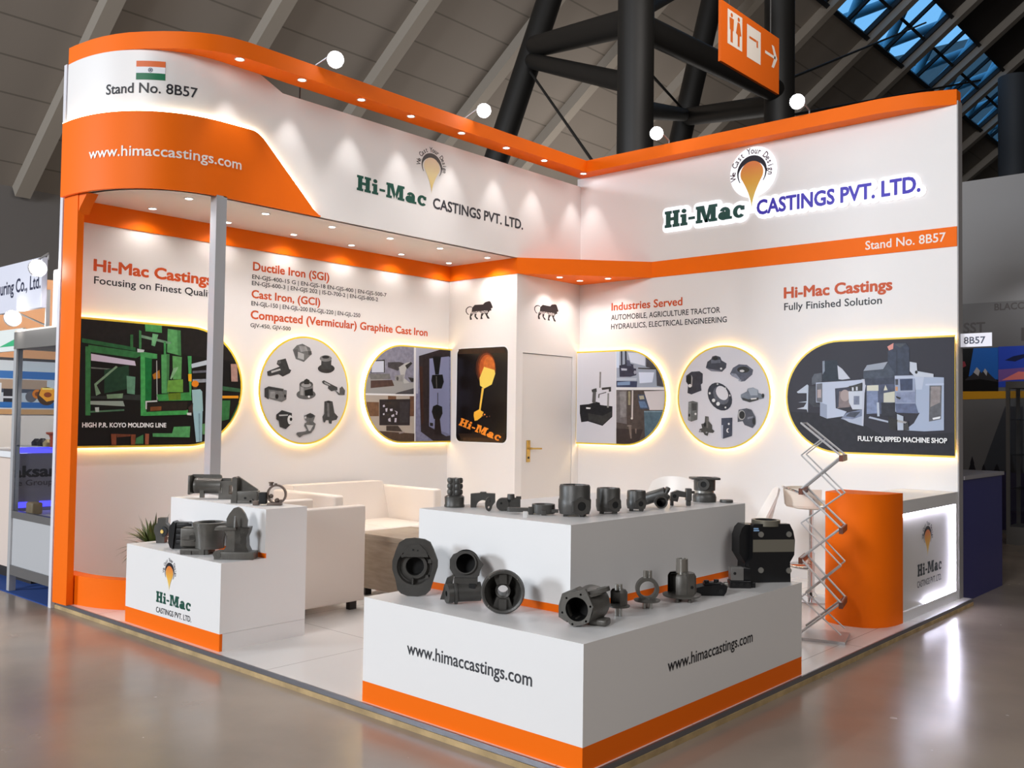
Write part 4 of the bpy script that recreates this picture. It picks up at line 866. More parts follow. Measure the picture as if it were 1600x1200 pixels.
# ------------------------------------------------------------------ halo-lit photo panels
def art_mesh(key, pl, c, d0, parent):
    mb = MB(); cols = []; 
    for i, (_r, _g, _b, *p) in enumerate(ART[key]):
        col = '%02x%02x%02x' % (_r, _g, _b)
        if col not in cols: cols.append(col)
        mb.cur = cols.index(col); mb.poly([(c[0]+p[j]/1000, c[1]+p[j+1]/1000) for j in range(0, len(p), 2)], pl.o+pl.n*(d0+.00012*i), pl.ex, (0, 0, 1))
    return mb.build('photo_print', [mat('photo_'+h, h, .45, spec=.25, mottle=.2 if sum(lin(h)) < .9 else 0, mscale=26) for h in cols], parent, smooth=False, merge=False, recalc=False)
YEL = mat('yellow_rim', (240, 205, 60), .4)
def photo_panel(label, pl, key, c, shape, ground, txt=None, name='photo_panel', R=.484):
    """shape: list of outline points round c (for radius r)"""
    t = thing(name, label, 'photo panel')
    o1 = shape(R); o2 = shape(R-.016); o3 = shape(R-.012)
    mb = MB(); mb.prism([(c[0]+x, c[1]+z) for x, z in o1], pl.o+pl.n*.04, pl.ex, (0, 0, 1), pl.n, .008); mb.build('yellow_board', YEL, t, smooth=False)
    mb = MB(); mb.poly([(c[0]+x, c[1]+z) for x, z in o2], pl.o+pl.n*.0486, pl.ex, (0, 0, 1)); mb.build('photo_ground', mat('photo_'+ground, ground, .45, spec=.25), t, merge=False, recalc=False)
    art_mesh(key, pl, c, .049, t)
    if txt:
        g, body, u, z, w, dz, cap, col, bold, kind = GRP[txt][0]; mb = MB(); put_text(mb, pl, body, u, z, w, cap, .060, bold, kind); mb.build('caption', hexmat('f4f4f4'), t, merge=False, recalc=False)
    mb = MB(); pth = [pl.at(c[0]+x, c[1]+z, .018) for x, z in o3]
    for i in range(len(pth)):      # flat light strip behind the rim, open where the panel meets a wall
        a, b2 = pth[i], pth[(i+1) % len(pth)]
        if (a-b2).length > .3 and abs(a.z-b2.z) > .3: continue
        i3 = [pl.at(c[0]+x*.965, c[1]+z*.965, .018) for x, z in (o3[i], o3[(i+1) % len(o3)])]
        mb.add([a, b2, i3[1], i3[0]], [(0, 1, 2, 3)])
    mb.build('led_strip', glow('panel_led', (255, 226, 172), 34), t, merge=False)
    return t
def dsh(L, right):
    def f(R):
        k = .484-R; p = [(R*math.cos(a), R*math.sin(a)) for a in [-PI/2+PI*i/28 for i in range(29)]]+[(-L+k*.2, R), (-L+k*.2, -R)]
        return p if right else [(-x, y) for x, y in p][::-1]
    return f
photo_panel('D-shaped backlit photo of green moulding machinery by the curved stand end', PWA, 'PA1', (-3.96, 1.588), dsh(.90, True), '14100e', 'PA1')
photo_panel('round backlit photo of grey castings under the Ductile Iron text', PWA, 'CA', (-2.835, 1.588), lambda R: circ(0, 0, R, 48), 'cdcbcd')
photo_panel('backlit photo collage of a microscope and testing rig beside the cabin corner', PWA, 'DA', (-1.68, 1.588), dsh(.672, False), 'e1e1e4')
photo_panel('backlit photo collage of measuring instruments beside the cabin door', PWB, 'DB', (.625, 1.588), dsh(.62, True), 'e1e1e4')
photo_panel('round backlit photo of dark castings on the white back wall', PWB, 'CB', (1.72, 1.588), lambda R: circ(0, 0, R, 48), 'cecdd4')
photo_panel('large backlit photo of white machine tools over the reception counter', PWB, 'MS', (2.83, 1.588), dsh(.93, False), '2e2d37', 'MS')
ps = thing('poster', 'dark rounded poster of molten metal poured from a ladle on the cabin wall', 'poster')
mb = MB(); mb.poly(rrect(-.825, -.096, 1.105, 2.083, .07), (0, -1.0085, 0), (1, 0, 0), (0, 0, 1)); mb.build('white_border', hexmat('ececee'), ps, merge=False)
mb = MB(); mb.poly(rrect(-.812, -.109, 1.118, 2.070, .06), (0, -1.0092, 0), (1, 0, 0), (0, 0, 1)); mb.build('print_ground', mat('photo_black', '130d0b', .25), ps, merge=False)
art_mesh('PO', PS1, (-.4605, 1.594), .003, ps)
mb = MB(); put_text(mb, PS1, 'Hi-Mac', -.775, 1.285, .60, .082, .006, 0, 'slab', shear=.25, rot=-.26); mb.build('lettering', hexmat('ee8c28'), ps, merge=False)
# ------------------------------------------------------------------ display plinths
def box_thing(name, label, cat, parts):
    t = thing(name, label, cat)
    for pn, m_, bx in parts: b = MB(); b.box(*bx); b.build(pn, m_, t)
    return t
ZT, ZQ = .497, .897
pl_ = box_thing('display_plinth', 'large low white plinth at the open corner with web address lettering and orange base', 'plinth',
  [('body', WHITE, (2.4902, 3.8235, -4.9144, -2.954, .0965, ZT)), ('orange_base', ORANGE, (2.4902, 3.8235, -4.9144, -2.954, 0, .0965))])
lettering('plinth_l', PPL, pl_); lettering('plinth_r', PPR, pl_)
pq = box_thing('display_plinth', 'tall white plinth standing on the large low plinth behind the heavy castings', 'plinth',
  [('body', WHITE, (2.45, 3.45, -4.525, -2.892, ZT+.035, ZQ)), ('orange_base', ORANGE, (2.492, 3.45, -4.525, -2.956, ZT, ZT+.035))])
ps2 = box_thing('display_plinth', 'small low white plinth with drop emblem beside the curved stand end', 'plinth',
  [('body', WHITE, (.034, 1.182, -4.899, -4.305, .1, .507)), ('orange_base', ORANGE, (.034, 1.182, -4.899, -4.88, 0, .1)), ('white_base', WHITE, (.034, 1.181, -4.88, -4.305, 0, .0985))])
lettering('small', PSF, ps2); drop_emblem(PSF, ps2, (.598, .386), .058, .060, .272, txt='777377')
ps3 = box_thing('display_plinth', 'narrow white upper step carrying three castings, on the small emblem plinth', 'plinth',
  [('body', WHITE, (.051, 1.182, -4.605, -4.305, .5365, .80)), ('white_base', WHITE, (.051, 1.182, -4.596, -4.305, .507, .5365)), ('orange_base', ORANGE, (.051, 1.181, -4.605, -4.596, .507, .5365))])
# ------------------------------------------------------------------ reception counter at the wall end
rc = thing('reception_counter', 'reception counter with curved orange front, white top and lit emblem panel', 'counter')
cv = [(3.33, -1.49), (3.345, -1.53), (3.39, -1.565), (3.46, -1.59), (3.54, -1.59), (3.62, -1.57), (3.69, -1.52), (3.735, -1.44), (3.757, -1.34), (3.764, -1.22), (3.70, -1.22), (3.33, -1.22)]
b = MB(); b.prism(cv, (0, 0, 0), (1, 0, 0), (0, 1, 0), (0, 0, 1), .89); b.build('curved_front', ORANGE, rc)
b = MB(); b.box(3.33, 3.764, -1.22, -.002, .745, .837); b.box(3.33, 3.764, -1.22, -.002, 0, .07); b.box(3.71, 3.764, -.05, -.002, .07, .745); b.box(3.33, 3.36, -1.22, -.002, .07, .745); b.build('frame', WHITE, rc)
b = MB(); b.box(3.73, 3.745, -1.22, -.05, .07, .745); cp = b.build('emblem_panel', mat('panel_white', (226, 222, 216), .35), rc)
lettering('counter', PCP, cp); drop_emblem(PCP, cp, (-.655, .545), .085, .075, .395, ring='1a1414', txt='4a4648')
LB = glow('counter_led', (232, 230, 255), 45)
b = MB(); b.box(3.748, 3.76, -.062, -.052, .09, .738); b.box(3.748, 3.76, -1.2, -.052, .735, .743); b.box(3.748, 3.76, -.75, -.052, .072, .080); b.build('led_edge', LB, rc)
# ------------------------------------------------------------------ sign flag at the wall end, flood lamps on the canopy
sf = thing('number_sign', 'small white stand number sign projecting from the end of the back wall', 'sign')
b = MB(); b.box(3.775, 4.003, .045, .055, 1.98, 2.086); b.build('board', mat('sign_board', (226, 226, 236), .4, emit=.15), sf)
pp = Plane2((0, .045, 0), (1, 0, 0), (0, -1, 0)); mb = MB(); put_text(mb, pp, '8B57', 3.80, 2.005, .155, .052, .001, .008); mb.build('lettering', hexmat('4a4e62'), sf, merge=False)
FL = glow('flood_lens', (255, 252, 250), 40)
def flood(p0, p1, label, grp='flood lamps on the canopy', power=60, tgt=(1.9, -3.4, .0)):
    t = thing('flood_lamp', label, 'lamp', group=grp); p0, p1 = Vector(p0), Vector(p1)
    b = MB(); b.pipe([p0, p0+Vector((0, 0, .05)), p1+Vector((0, 0, .06)), p1], .007, 8); b.build('arm', ALU, t)
    dr = (Vector((3.6, -5.2, 3.0))-p1).normalized()
    b = MB(); b.lathe(p1-dr*.05, dr, [(0, 0), (.04, .0), (.066, .04), (.066, .06), (.058, .06)], 20); b.build('housing', ALU, t)
    b = MB(); b.lathe(p1+dr*.006, dr, [(.062, 0), (.054, .012), (.03, .022), (0, .026)], 20); b.build('lens', FL, t)
    spot('flood_light', p1+dr*.05, power, 1.75, .6, (1, .98, .96), .04).rotation_euler = (Vector(tgt)-p1).to_track_quat('-Z', 'Y').to_euler()
flood((.1, -3.52, 4.042), (.30, -3.488, 4.095), 'bright flood lamp over the canopy, nearer the curved end', power=58)
flood((.1, -1.86, 4.042), (.30, -1.832, 4.122), 'bright flood lamp over the canopy above the wall lettering', power=58)
flood((1.15, -.1, 4.042), (1.136, -.3, 4.118), 'bright flood lamp over the canopy near the inner corner beside the steel column', power=55)
flood((2.58, -.1, 4.042), (2.562, -.3, 4.12), 'bright flood lamp over the canopy above the back-lit company sign', power=55)
# ------------------------------------------------------------------ sofa, armchair, table, chairs, stool
LEATH = mat('white_leather', (224, 213, 203), .42, bump=.04, bscale=90)
FOOT = mat('dark_foot', (38, 32, 28), .5)
so = thing('sofa', 'white leather two-seat sofa with square arms against the wall behind the low table', 'sofa')
b = MB(); b.box(-.86, 0, -3.18, -3.08, .07, .725, .02); b.build('arm', LEATH, so)
b = MB(); b.box(-.86, 0, -2.08, -1.985, .07, .725, .02); b.build('arm', LEATH, so)
b = MB(); b.box(-.80, -.01, -3.08, -2.08, .07, .27, .015); b.build('base', LEATH, so)
b = MB(); b.box(-.70, .0, -3.078, -2.58, .27, .43, .03); b.build('seat_cushion', LEATH, so)
b = MB(); b.box(-.70, .0, -2.576, -2.082, .27, .43, .03); b.build('seat_cushion', LEATH, so)
b = MB(); b.prism([(-.86, .2), (-.60, .42), (-.70, .76), (-.86, .76)], (0, -3.08, 0), (1, 0, 0), (0, 0, 1), (0, 1, 0), 1.0); b.build('backrest', LEATH, so)
for x, y in ((-.8, -3.12), (-.06, -3.12), (-.8, -2.04), (-.06, -2.04)):
    b = MB(); b.cyl((x, y, 0), (x, y, .07), .02, .024, 12); b.build('leg', FOOT, so)
ac = thing('armchair', 'white leather cube armchair seen from its side between small plinth and table', 'armchair')
b = MB(); b.box(.735, .82, -4.25, -3.53, .062, .735, .014); b.build('arm', LEATH, ac)
b = MB(); b.box(.115, .2, -4.25, -3.53, .062, .735, .014); b.build('arm', LEATH, ac)
b = MB(); b.box(.2, .735, -4.25, -4.05, .085, .735, .014); b.build('backrest', LEATH, ac)
b = MB(); b.box(.205, .73, -4.05, -3.54, .1, .42, .03); b.build('seat', LEATH, ac)
for x, y in ((.17, -4.2), (.76, -4.2), (.17, -3.6), (.76, -3.6)):
    b = MB(); b.box(x-.02, x+.02, y-.03, y+.03, 0, .062); b.build('leg', FOOT, ac)
def wood_mat():
    m = mat('grey_oak', (150, 136, 120), .55); nt = m.node_tree; b = nt.nodes['Principled BSDF']; tc = nt.nodes.new('ShaderNodeTexCoord'); mp = nt.nodes.new('ShaderNodeMapping'); mp.inputs['Scale'].default_value = (3, 3, 14)
    n = nt.nodes.new('ShaderNodeTexNoise'); n.inputs['Scale'].default_value = 2.5; n.inputs['Detail'].default_value = 8; r = nt.nodes.new('ShaderNodeValToRGB')
    r.color_ramp.elements[0].position = .3; r.color_ramp.elements[0].color = (*lin((138, 124, 109)), 1); r.color_ramp.elements[1].position = .75; r.color_ramp.elements[1].color = (*lin((160, 146, 130)), 1)
    nt.links.new(tc.outputs['Object'], mp.inputs[0]); nt.links.new(mp.outputs[0], n.inputs['Vector']); nt.links.new(n.outputs[0], r.inputs[0]); nt.links.new(r.outputs[0], b.inputs['Base Color']); return m
OAK = wood_mat()
tb = thing('coffee_table', 'grey oak box coffee table in front of the white sofa', 'table')
b = MB(); b.box(.33, 1.2, -3.229, -2.65, .43, .472, .004); b.build('tabletop', OAK, tb)
b = MB(); b.box(.34, 1.19, -3.222, -2.66, .06, .43); b.build('body', OAK, tb)
for x, y in ((.40, -3.17), (1.13, -3.17), (.40, -2.71), (1.13, -2.71)):
    b = MB(); b.box(x-.03, x+.03, y-.03, y+.03, 0, .06); b.build('leg', FOOT, tb)
# meeting table and two shell chairs behind the tall plinth
PLAST = mat('white_plastic', (230, 226, 222), .3)
mt = thing('meeting_table', 'round white meeting table half hidden behind the tall plinth', 'table', (1.75, -1.55, 0))
b = MB(); b.lathe((0, 0, .72), (0, 0, 1), [(0, 0), (.43, 0), (.45, .012), (.45, .03), (0, .03)], 40); b.build('tabletop', PLAST, mt)
b = MB(); b.cyl((0, 0, .02), (0, 0, .72), .035); b.build('column', CHROME, mt)
b = MB(); b.lathe((0, 0, 0), (0, 0, 1), [(0, 0), (.26, 0), (.26, .012), (.04, .03), (0, .03)], 32); b.build('foot', CHROME, mt)
def shell_chair(loc, rotz, label):
    t = thing('shell_chair', label, 'chair', loc, rotz, 'white shell chairs at the meeting table')
    vs = []; nu, nv = 12, 12
    for j in range(nv+1):
        v = j/nv
        for i in range(nu+1):
            u = i/nu*2-1
            if v < .5: q = v/.5; y = -.22+.40*q; z = .46-.02*math.sin(PI*q)+.10*abs(u)**2.5*(q**1.5); wd = .23-.03*(1-q)
            else: q = (v-.5)/.5; y = .18+.10*q-.06*abs(u)**2*(1-q*.5); z = .46+.40*q; wd = .24-.05*q**2; z -= .05*abs(u)**3*q; z += .10*abs(u)**2.5*(1-q)
            vs.append((u*wd, y, z))
    fs = [(j*(nu+1)+i, j*(nu+1)+i+1, (j+1)*(nu+1)+i+1, (j+1)*(nu+1)+i) for j in range(nv) for i in range(nu)]
    vs2 = [(x*.985, y+.012, z-.012) for x, y, z in vs]; n0 = len(vs); b = MB(); b.add(vs+vs2, fs+[tuple(k+n0 for k in f[::-1]) for f in fs])
    W_ = nu+1
    rim = [i for i in range(W_)]+[j*W_+nu for j in range(1, nv+1)]+[nv*W_+i for i in range(nu-1, -1, -1)]+[j*W_ for j in range(nv-1, 0, -1)]
    b.add([vs[i] for i in rim]+[vs2[i] for i in rim], [(i, (i+1) % len(rim), len(rim)+(i+1) % len(rim), len(rim)+i) for i in range(len(rim))]); b.build('seat_shell', PLAST, t)
    for sx in (-1, 1):
        for sy in (-1, 1): b = MB(); b.pipe([(sx*.12, sy*.12, .435), (sx*.22, sy*.21, 0.004)], .010, 8); b.build('leg', CHROME, t)
shell_chair((1.60, -.80, 0), .35, 'white shell chair beyond the meeting table, by the measuring instruments panel')
shell_chair((2.50, -1.15, 0), -1.0, 'white shell chair between the meeting table and the bar stool')
bs = thing('bar_stool', 'chrome bar stool with cream low-back seat behind the zigzag stand', 'stool', (2.95, -.87, 0), 2.2)
b = MB(); b.lathe((0, 0, 0), (0, 0, 1), [(0, 0), (.2, 0), (.2, .012), (.05, .035), (.03, .06), (0, .06)], 36); b.build('base', CHROME, bs)
b = MB(); b.cyl((0, 0, .05), (0, 0, .36), .028); b.cyl((0, 0, .36), (0, 0, .70), .018); b.build('column', CHROME, bs)
b = MB(); b.pipe([(.17*math.cos(t), .17*math.sin(t), .26) for t in [PI*.1+PI*.8*i/14 for i in range(15)]], .010, 8); b.pipe([(0, 0, .26), (0, .17, .26)], .009, 8); b.build('footrest', CHROME, bs)
CREAM = mat('cream_seat', (226, 214, 200), .4)
b = MB(); b.lathe((0, 0, .70), (0, 0, 1), [(0, 0), (.12, 0), (.19, .015), (.20, .04), (.18, .055), (0, .05)], 32); b.build('seat', CREAM, bs)
b = MB(); pr = []
for i in range(17):
    t = PI*(-.05)+PI*1.1*i/16; pr.append((.2*math.cos(t), .2*math.sin(t)))
vs = []; 
for x, y in pr: vs += [(x, y, .73), (x*1.06, y*1.06, .86), (x*.99, y*.99, .86), (x*.93, y*.93, .74)]
fs = []
for i in range(16):
    for k in range(4): fs.append((i*4+k, i*4+(k+1) % 4, (i+1)*4+(k+1) % 4, (i+1)*4+k))
fs += [(0, 1, 2, 3), (67, 66, 65, 64)]
b.add(vs, fs); b.build('backrest', CREAM, bs)
b = MB(); b.pipe([(.215*math.cos(t), .215*math.sin(t), .735+.13*math.sin(max(0, min(PI, t)))**.5) for t in [PI*(-.1)+PI*1.2*i/24 for i in range(25)]], .008, 8); b.build('chrome_hoop', CHROME, bs)
# ------------------------------------------------------------------ zigzag brochure stand
zs = thing('brochure_stand', 'folding zigzag aluminium brochure stand in front of the orange counter', 'stand', (3.545, -2.03, 0))
er = Vector((.747, .665, 0)); ea = Vector((-.665, .747, 0)); ea_ = er*.9-ea*.43; ew = er*.43+ea*.9
def zp(a, w, z): return ea_*a+ew*w+Vector((0, 0, z))
A_, Wd = .122, .118
main = [(-1, 1.365), (1, 1.162), (-1, .945), (1, .712), (-1, .508), (1, .250), (-1, .04)]
cross = [(-1, 1.16), (1, .92), (-1, .73), (1, .48), (-1, .26), (1, .05)]
ACR = glass('acrylic', (228, 226, 224), .2)
for (s0, z0), (s1, z1) in zip(main, main[1:]):
    b = MB()
    for w in (-Wd, Wd): b.pipe([zp(A_*s0, w, z0), zp(A_*s1, w, z1)], .0072, 6)
    b.pipe([zp(A_*s0, -Wd, z0), zp(A_*s0, Wd, z0)], .005, 6); b.build('tray_frame', ALU, zs)
    b = MB(); b.add([zp(A_*s0, -Wd, z0), zp(A_*s0, Wd, z0), zp(A_*s1, Wd, z1), zp(A_*s1, -Wd, z1)], [(0, 1, 2, 3)]); b.build('clear_tray', ACR, zs, smooth=False)
for i, (s0, z0) in enumerate(main):
    if i in (0, 6): continue
    b = MB(); p = zp(A_*s0, -Wd, z0); b.prism([(-.012, -.034), (.012, -.034), (.012, .004), (-.012, .004)], p-ew*.012, ea_, (0, 0, 1), ew, 2*Wd+.02); b.build('tray_lip', mat('brown_lip', (110, 62, 44), .4), zs)  # brown paints in the orange counter's reflection on the lips
for (s0, z0), (s1, z1) in zip(cross, cross[1:]):
    for w in (-Wd+.012, Wd-.012): b = MB(); b.pipe([zp(A_*s0, w, z0), zp(A_*s1, w, z1)], .0052, 6); b.build('cross_rod', ALU, zs)
for w in (-Wd+.012, Wd-.012): b = MB(); b.pipe([zp(-A_, w, 1.16), zp(-.0, w, 1.262)], .0052, 6); b.build('cross_rod', ALU, zs)
b = MB(); b.prism([(-.17, -.15), (.15, -.15), (.15, .15), (-.17, .15)], (0, 0, 0.0), ea_, ew, (0, 0, 1), .018); b.build('base_plate', ALU, zs)
# ------------------------------------------------------------------ potted plant
pt = thing('potted_plant', 'spiky green plant behind the small emblem plinth', 'plant', (-.38, -4.50, 0))
b = MB(); b.lathe((0, 0, 0), (0, 0, 1), [(0, 0), (.08, 0), (.115, .42), (.105, .42), (.10, .38), (0, .38)], 24); b.build('pot', mat('dark_pot', (60, 58, 56), .5), pt)
b = MB(); r2 = random.Random(3)
for i in range(110):
    t = r2.uniform(0, 2*PI); el = r2.uniform(.12, 1.35); L = r2.uniform(.16, .27); w = r2.uniform(.012, .02); base = Vector((math.cos(t)*.03, math.sin(t)*.03, .39+r2.uniform(0, .05)))
    dh = Vector((math.cos(t), math.sin(t), 0)); sd = Vector((-math.sin(t), math.cos(t), 0)); pv = []
    for k in range(6):
        q = k/5; p = base+dh*(L*q*math.cos(el))+Vector((0, 0, L*q*math.sin(el)-.10*q*q*(1.4-el))); ww = w*(1-q)**.7*(.6+.8*q if q < .5 else 1)
        pv += [p-sd*ww, p+Vector((0, 0, -.004*(1-q))), p+sd*ww]
    b.add(pv, [f for k in range(5) for f in ((k*3, k*3+1, k*3+4, k*3+3), (k*3+1, k*3+2, k*3+5, k*3+4))])
b.build('foliage', mat('leaf_green', (74, 84, 40), .45, mottle=.3, mscale=12), pt, merge=False, recalc=False)
# ------------------------------------------------------------------ castings (local frame: X across, Y away from the viewer, Z up)
VIEW = 0.7277
GRPC = None
def casting(name, label, mb, loc, rot=0.0, mats=None, cat='casting'):
    o = mb.build(name, mats or [IRON, BORE, MACH], None, loc=loc, rotz=VIEW+rot); tag(o, label, cat); return o
def P(pts, cx, bz, k): return [((x-cx)*k, (bz-y)*k) for x, y in pts]
X_, Y_, Z_ = (1, 0, 0), (0, 1, 0), (0, 0, 1)
def off(pts, f, c): return [(c[0]+(x-c[0])*f, c[1]+(y-c[1])*f) for x, y in pts]
# 1 oval gearbox housing
k = .14375*.00312
ol = P([(230, 85), (330, 75), (440, 90), (500, 120), (540, 200), (585, 320), (585, 390), (545, 520), (510, 640), (460, 690), (370, 710), (260, 705), (190, 680), (150, 640), (130, 540), (90, 420), (90, 330), (130, 200), (160, 130)][::-1], 335, 710, k)
c = (0, .144); b = MB()
b.prism(ol, (0, 0, 0), X_, Z_, Y_, .018, [circ(0, c[1], .088, 32)[::-1]])
b.prism(off(ol, .93, c), (0, .018, 0), X_, Z_, Y_, .05, [circ(0, c[1], .088, 32)[::-1]])
b.lathe((0, 0, c[1]), Y_, [(.088, .0), (.082, .022), (.072, .030), (.062, .030), (.060, .012), (.046, .012), (.044, .016)], 36)
b.m(1).lathe((0, 0, c[1]), Y_, [(.044, .016), (.044, .066), (0, .066)], 32); b.m(0)
b.prism([(-.062, .0), (-.05, .03), (-.022, .058), (.022, .062), (.055, .03), (.066, .0)], (0, -.006, c[1]+.048), X_, Z_, Y_, .02)
b.m(1).cyl((-.008, -.0075, c[1]+.083), (-.008, 0, c[1]+.083), .0045); b.cyl((.014, -.0075, c[1]+.08), (.014, 0, c[1]+.08), .0035); b.m(0)
b.box(-.012, -.006, -.006, .02, c[1]-.085, c[1]-.055)
for t in (.35, 1.0, 5.6): b.prism([(-.01, 0), (.01, 0), (.006, .018), (-.006, .018)], (.078*math.cos(t), -.003, c[1]+.078*math.sin(t)-.008), X_, Z_, Y_, .02)
b.lathe((-.06, -.004, c[1]+.052), Y_, [(0, 0), (.008, 0), (.009, .01)], 14)
casting('oval_housing', 'dark oval gearbox housing with a central bore standing upright on the low plinth', b, (2.650, -4.734, ZT))
# 2 knuckle with two barrels
b = MB(); k = .14375*.003005
hx = P([(705, 330), (740, 275), (830, 240), (950, 245), (1000, 290), (1075, 380), (1040, 450), (1030, 500), (960, 560), (850, 570), (760, 520), (705, 430)][::-1], 850, 795, k)
uc = P([(880, 372)], 850, 795, k)[0]
b.M = Matrix.Translation((0, 0, 0)) @ Matrix.Rotation(-.18, 4, 'X'); 
b.prism(hx, (0, .0, .0), X_, Z_, Y_, .02, [circ(uc[0], uc[1], .046, 28)[::-1]])
b.tube((uc[0], -.012, uc[1]), (uc[0], .09, uc[1]), .052, .045, 32, dark=1, floor=.8)
b.lathe((uc[0], .02, uc[1]), Y_, [(.066, 0), (.064, .05), (.05, .09)], 28); b.M = None
for a in (): b.prism([(-.012, -.012), (.014, -.01), (.012, .014), (-.01, .012)], (uc[0]+.054*math.cos(a), .015, uc[1]+.054*math.sin(a)), X_, Z_, Y_, .03)
b.cyl((-.062, .004, .045), (.085, .03, .05), .043, .045, 28)
b.tube((-.074, -.004, .043), (-.05, .006, .044), .046, .013, 26, dark=1, floor=.9)
b.lathe((-.04, .008, .044), (.98, .17, .03), [(.043, 0), (.050, .004), (.050, .014), (.043, .018)], 26)
b.box(-.04, .07, .0, .07, .06, .115); b.prism([(-.105, .0), (-.06, .0), (-.04, .12), (-.075, .1)], (0, .02, .01), X_, Z_, Y_, .03)
b.m(1).box(.032, .062, -.016, .01, .07, .09); b.m(0)
casting('steering_knuckle', 'dark knuckle casting of two crossed barrels between oval housing and round differential case', b, (2.944, -4.700, ZT+.006))
# 3 round differential case
b = MB(); s = .00286; R_ = 34.5*s; zc = R_
b.lathe((0, 0, zc), Y_, [(R_*.84, -.002), (R_*.93, -.006), (R_, .006), (R_*1.0, .02), (R_*.93, .05), (R_*.72, .085), (R_*.42, .10), (.034, .102), (.034, .13), (.024, .13)], 44)
b.lathe((0, 0, zc), Y_, [(R_*.84, -.002), (R_*.82, .02), (R_*.74, .05), (R_*.52, .08), (.036, .088)], 44)
b.lathe((0, 0, zc), Y_, [(.024, .13), (.024, .04), (.034, .034), (.036, .088)], 28)
for a in (PI/2, -PI/2):
    for q in (-.35, 0, .35):
        t = a+q; b.M = Matrix.Translation((0, 0, zc)) @ Matrix.Rotation(-t, 4, 'Y'); b.box(.034, R_*.86, .012+abs(q)*.04, .07, -.017, .017); b.M = None
for a in (.75, 2.35, 3.9, 5.5): b.m(2).lathe((R_*.89*math.cos(a), -.008, zc+R_*.89*math.sin(a)), Y_, [(0, 0), (.003, 0), (.003, .006)], 10); b.m(0)
casting('differential_case', 'round hollow differential case with open centre bore on the low plinth', b, (3.231, -4.733, ZT))
# 4 housing with six-bolt flange and top port
b = MB(); k = .134375*.00268
fl_ = P([(165, 560), (255, 480), (380, 445), (450, 420), (480, 470), (550, 610), (535, 680), (500, 800), (440, 830), (310, 868), (260, 840), (215, 780), (150, 740), (150, 650)][::-1], 380, 872, k)
fc = P([(350, 662)], 380, 872, k)[0]; bolts = P([(222, 542), (398, 487), (518, 615), (467, 790), (300, 838), (172, 715)], 380, 872, k)
b.prism(fl_, (0, 0, 0), X_, Z_, Y_, .014, [circ(fc[0], fc[1], .0505, 36)[::-1]]+[circ(x, z, .005, 10)[::-1] for x, z in bolts], dark=1)
b.m(1).lathe((fc[0], .0, fc[1]), Y_, [(.0505, .003), (.0505, .13), (0, .13)], 36); b.m(0)
b.lathe((fc[0]+.01, .012, fc[1]+.003), (.12, 1, .04), [(.060, 0), (.064, .03), (.074, .07), (.078, .12), (.070, .15), (.045, .165), (0, .168)], 32)
b.prism(circ(0, 0, .06, 24, .042), (.055, .07, fc[1]+.062), (.96, .0, .28), Y_, (-.28, 0, .96), .018, [circ(0, 0, .046, 24, .03)[::-1]])
b.m(1).prism(circ(0, 0, .046, 24, .03), (.055, .07, fc[1]+.063), (.96, .0, .28), Y_, (-.28, 0, .96), .002); b.m(0)
b.lathe((.055, .07, fc[1]+.0), (-.28, 0, .96), [(.056, .053), (.057, .064)], 24)
b.cyl((-.085, .05, .06), (-.083, .05, .112), .018, .016, 16); b.m(2).cyl((-.083, .05, .112), (-.083, .05, .122), .012, .011, 14); b.m(0)
b.prism([(-.06, 0), (-.1, .02), (-.1, .07), (-.085, .12), (-.03, .145), (.0, .135), (-.04, .125), (-.07, .08), (-.07, .04)], (0, .02, .012), X_, Z_, Y_, .07)
b.box(.02, .10, .06, .13, .0, .03, .01); b.box(-.06, -.02, .03, .1, .0, .03, .01)
casting('pump_housing', 'steel-grey housing with six-bolt flange and open top port at the plinth corner', b, (3.635, -4.700, ZT), rot=-.42, mats=[IRON2, BORE, MACH])
# 5 small slotted carrier, 6 ring carrier, 7 large carrier: same family
def studs(b, xs, z0, z1, r, m=2):
    b.m(m)
    for x, y in xs: b.cyl((x, y, z0), (x, y, z1), r, r*.92, 12)
    b.m(0)
b = MB(); s = .00286
b.lathe((0, 0, 0), Z_, [(0, 14.5*s), (18*s, 14.5*s), (18*s, 16.5*s), (14*s, 17.5*s), (0, 17.5*s)], 32)
b.lathe((0, 0, 17*s), Z_, [(11*s, 0), (14*s, 0), (14*s, 20*s), (11*s, 24*s), (6*s, 25*s), (0, 25*s)], 28, 3.2, PI*1.30+3.2)
b.lathe((0, 0, 17*s), Z_, [(11*s, 0), (11*s, 20*s), (0, 22*s)], 28, 3.2, PI*1.30+3.2)
studs(b, [(-3*s, -1*s), (3*s, -1*s)], 40*s, 49*s, 3*s); studs(b, [(-4*s, -4*s), (3*s, -4*s), (0, 5*s)], 0, 14.5*s, 2.6*s)
casting('slotted_carrier', 'smallest open-sided carrier casting with two bright studs next to the pump housing', b, (3.613, -4.383, ZT), mats=[IRON2, BORE, MACH])
b = MB(); s = .00299
b.lathe((0, 0, 0), Z_, [(0, 11*s), (20*s, 11*s), (21*s, 13*s), (13*s, 15*s), (0, 15*s)], 32)
b.lathe((0, -7*s, 30*s), Y_, [(12.5*s, 0), (18*s, 0), (18*s, 14*s), (12.5*s, 14*s), (12.5*s, 0)], 36)
b.lathe((0, 0, 14*s), Z_, [(5*s, 0), (9*s, 0), (7*s, 3*s), (4*s, 3*s)], 20)
studs(b, [(-3*s, 0), (4*s, 0)], 46*s, 58*s, 3.6*s); studs(b, [(-5*s, -4*s), (5*s, -4*s), (0, 4*s)], 0, 11*s, 3*s)
casting('ring_carrier', 'ring-shaped carrier casting with bright studs showing the orange strip through it', b, (3.609, -4.147, ZT), mats=[IRON2, BORE, MACH])
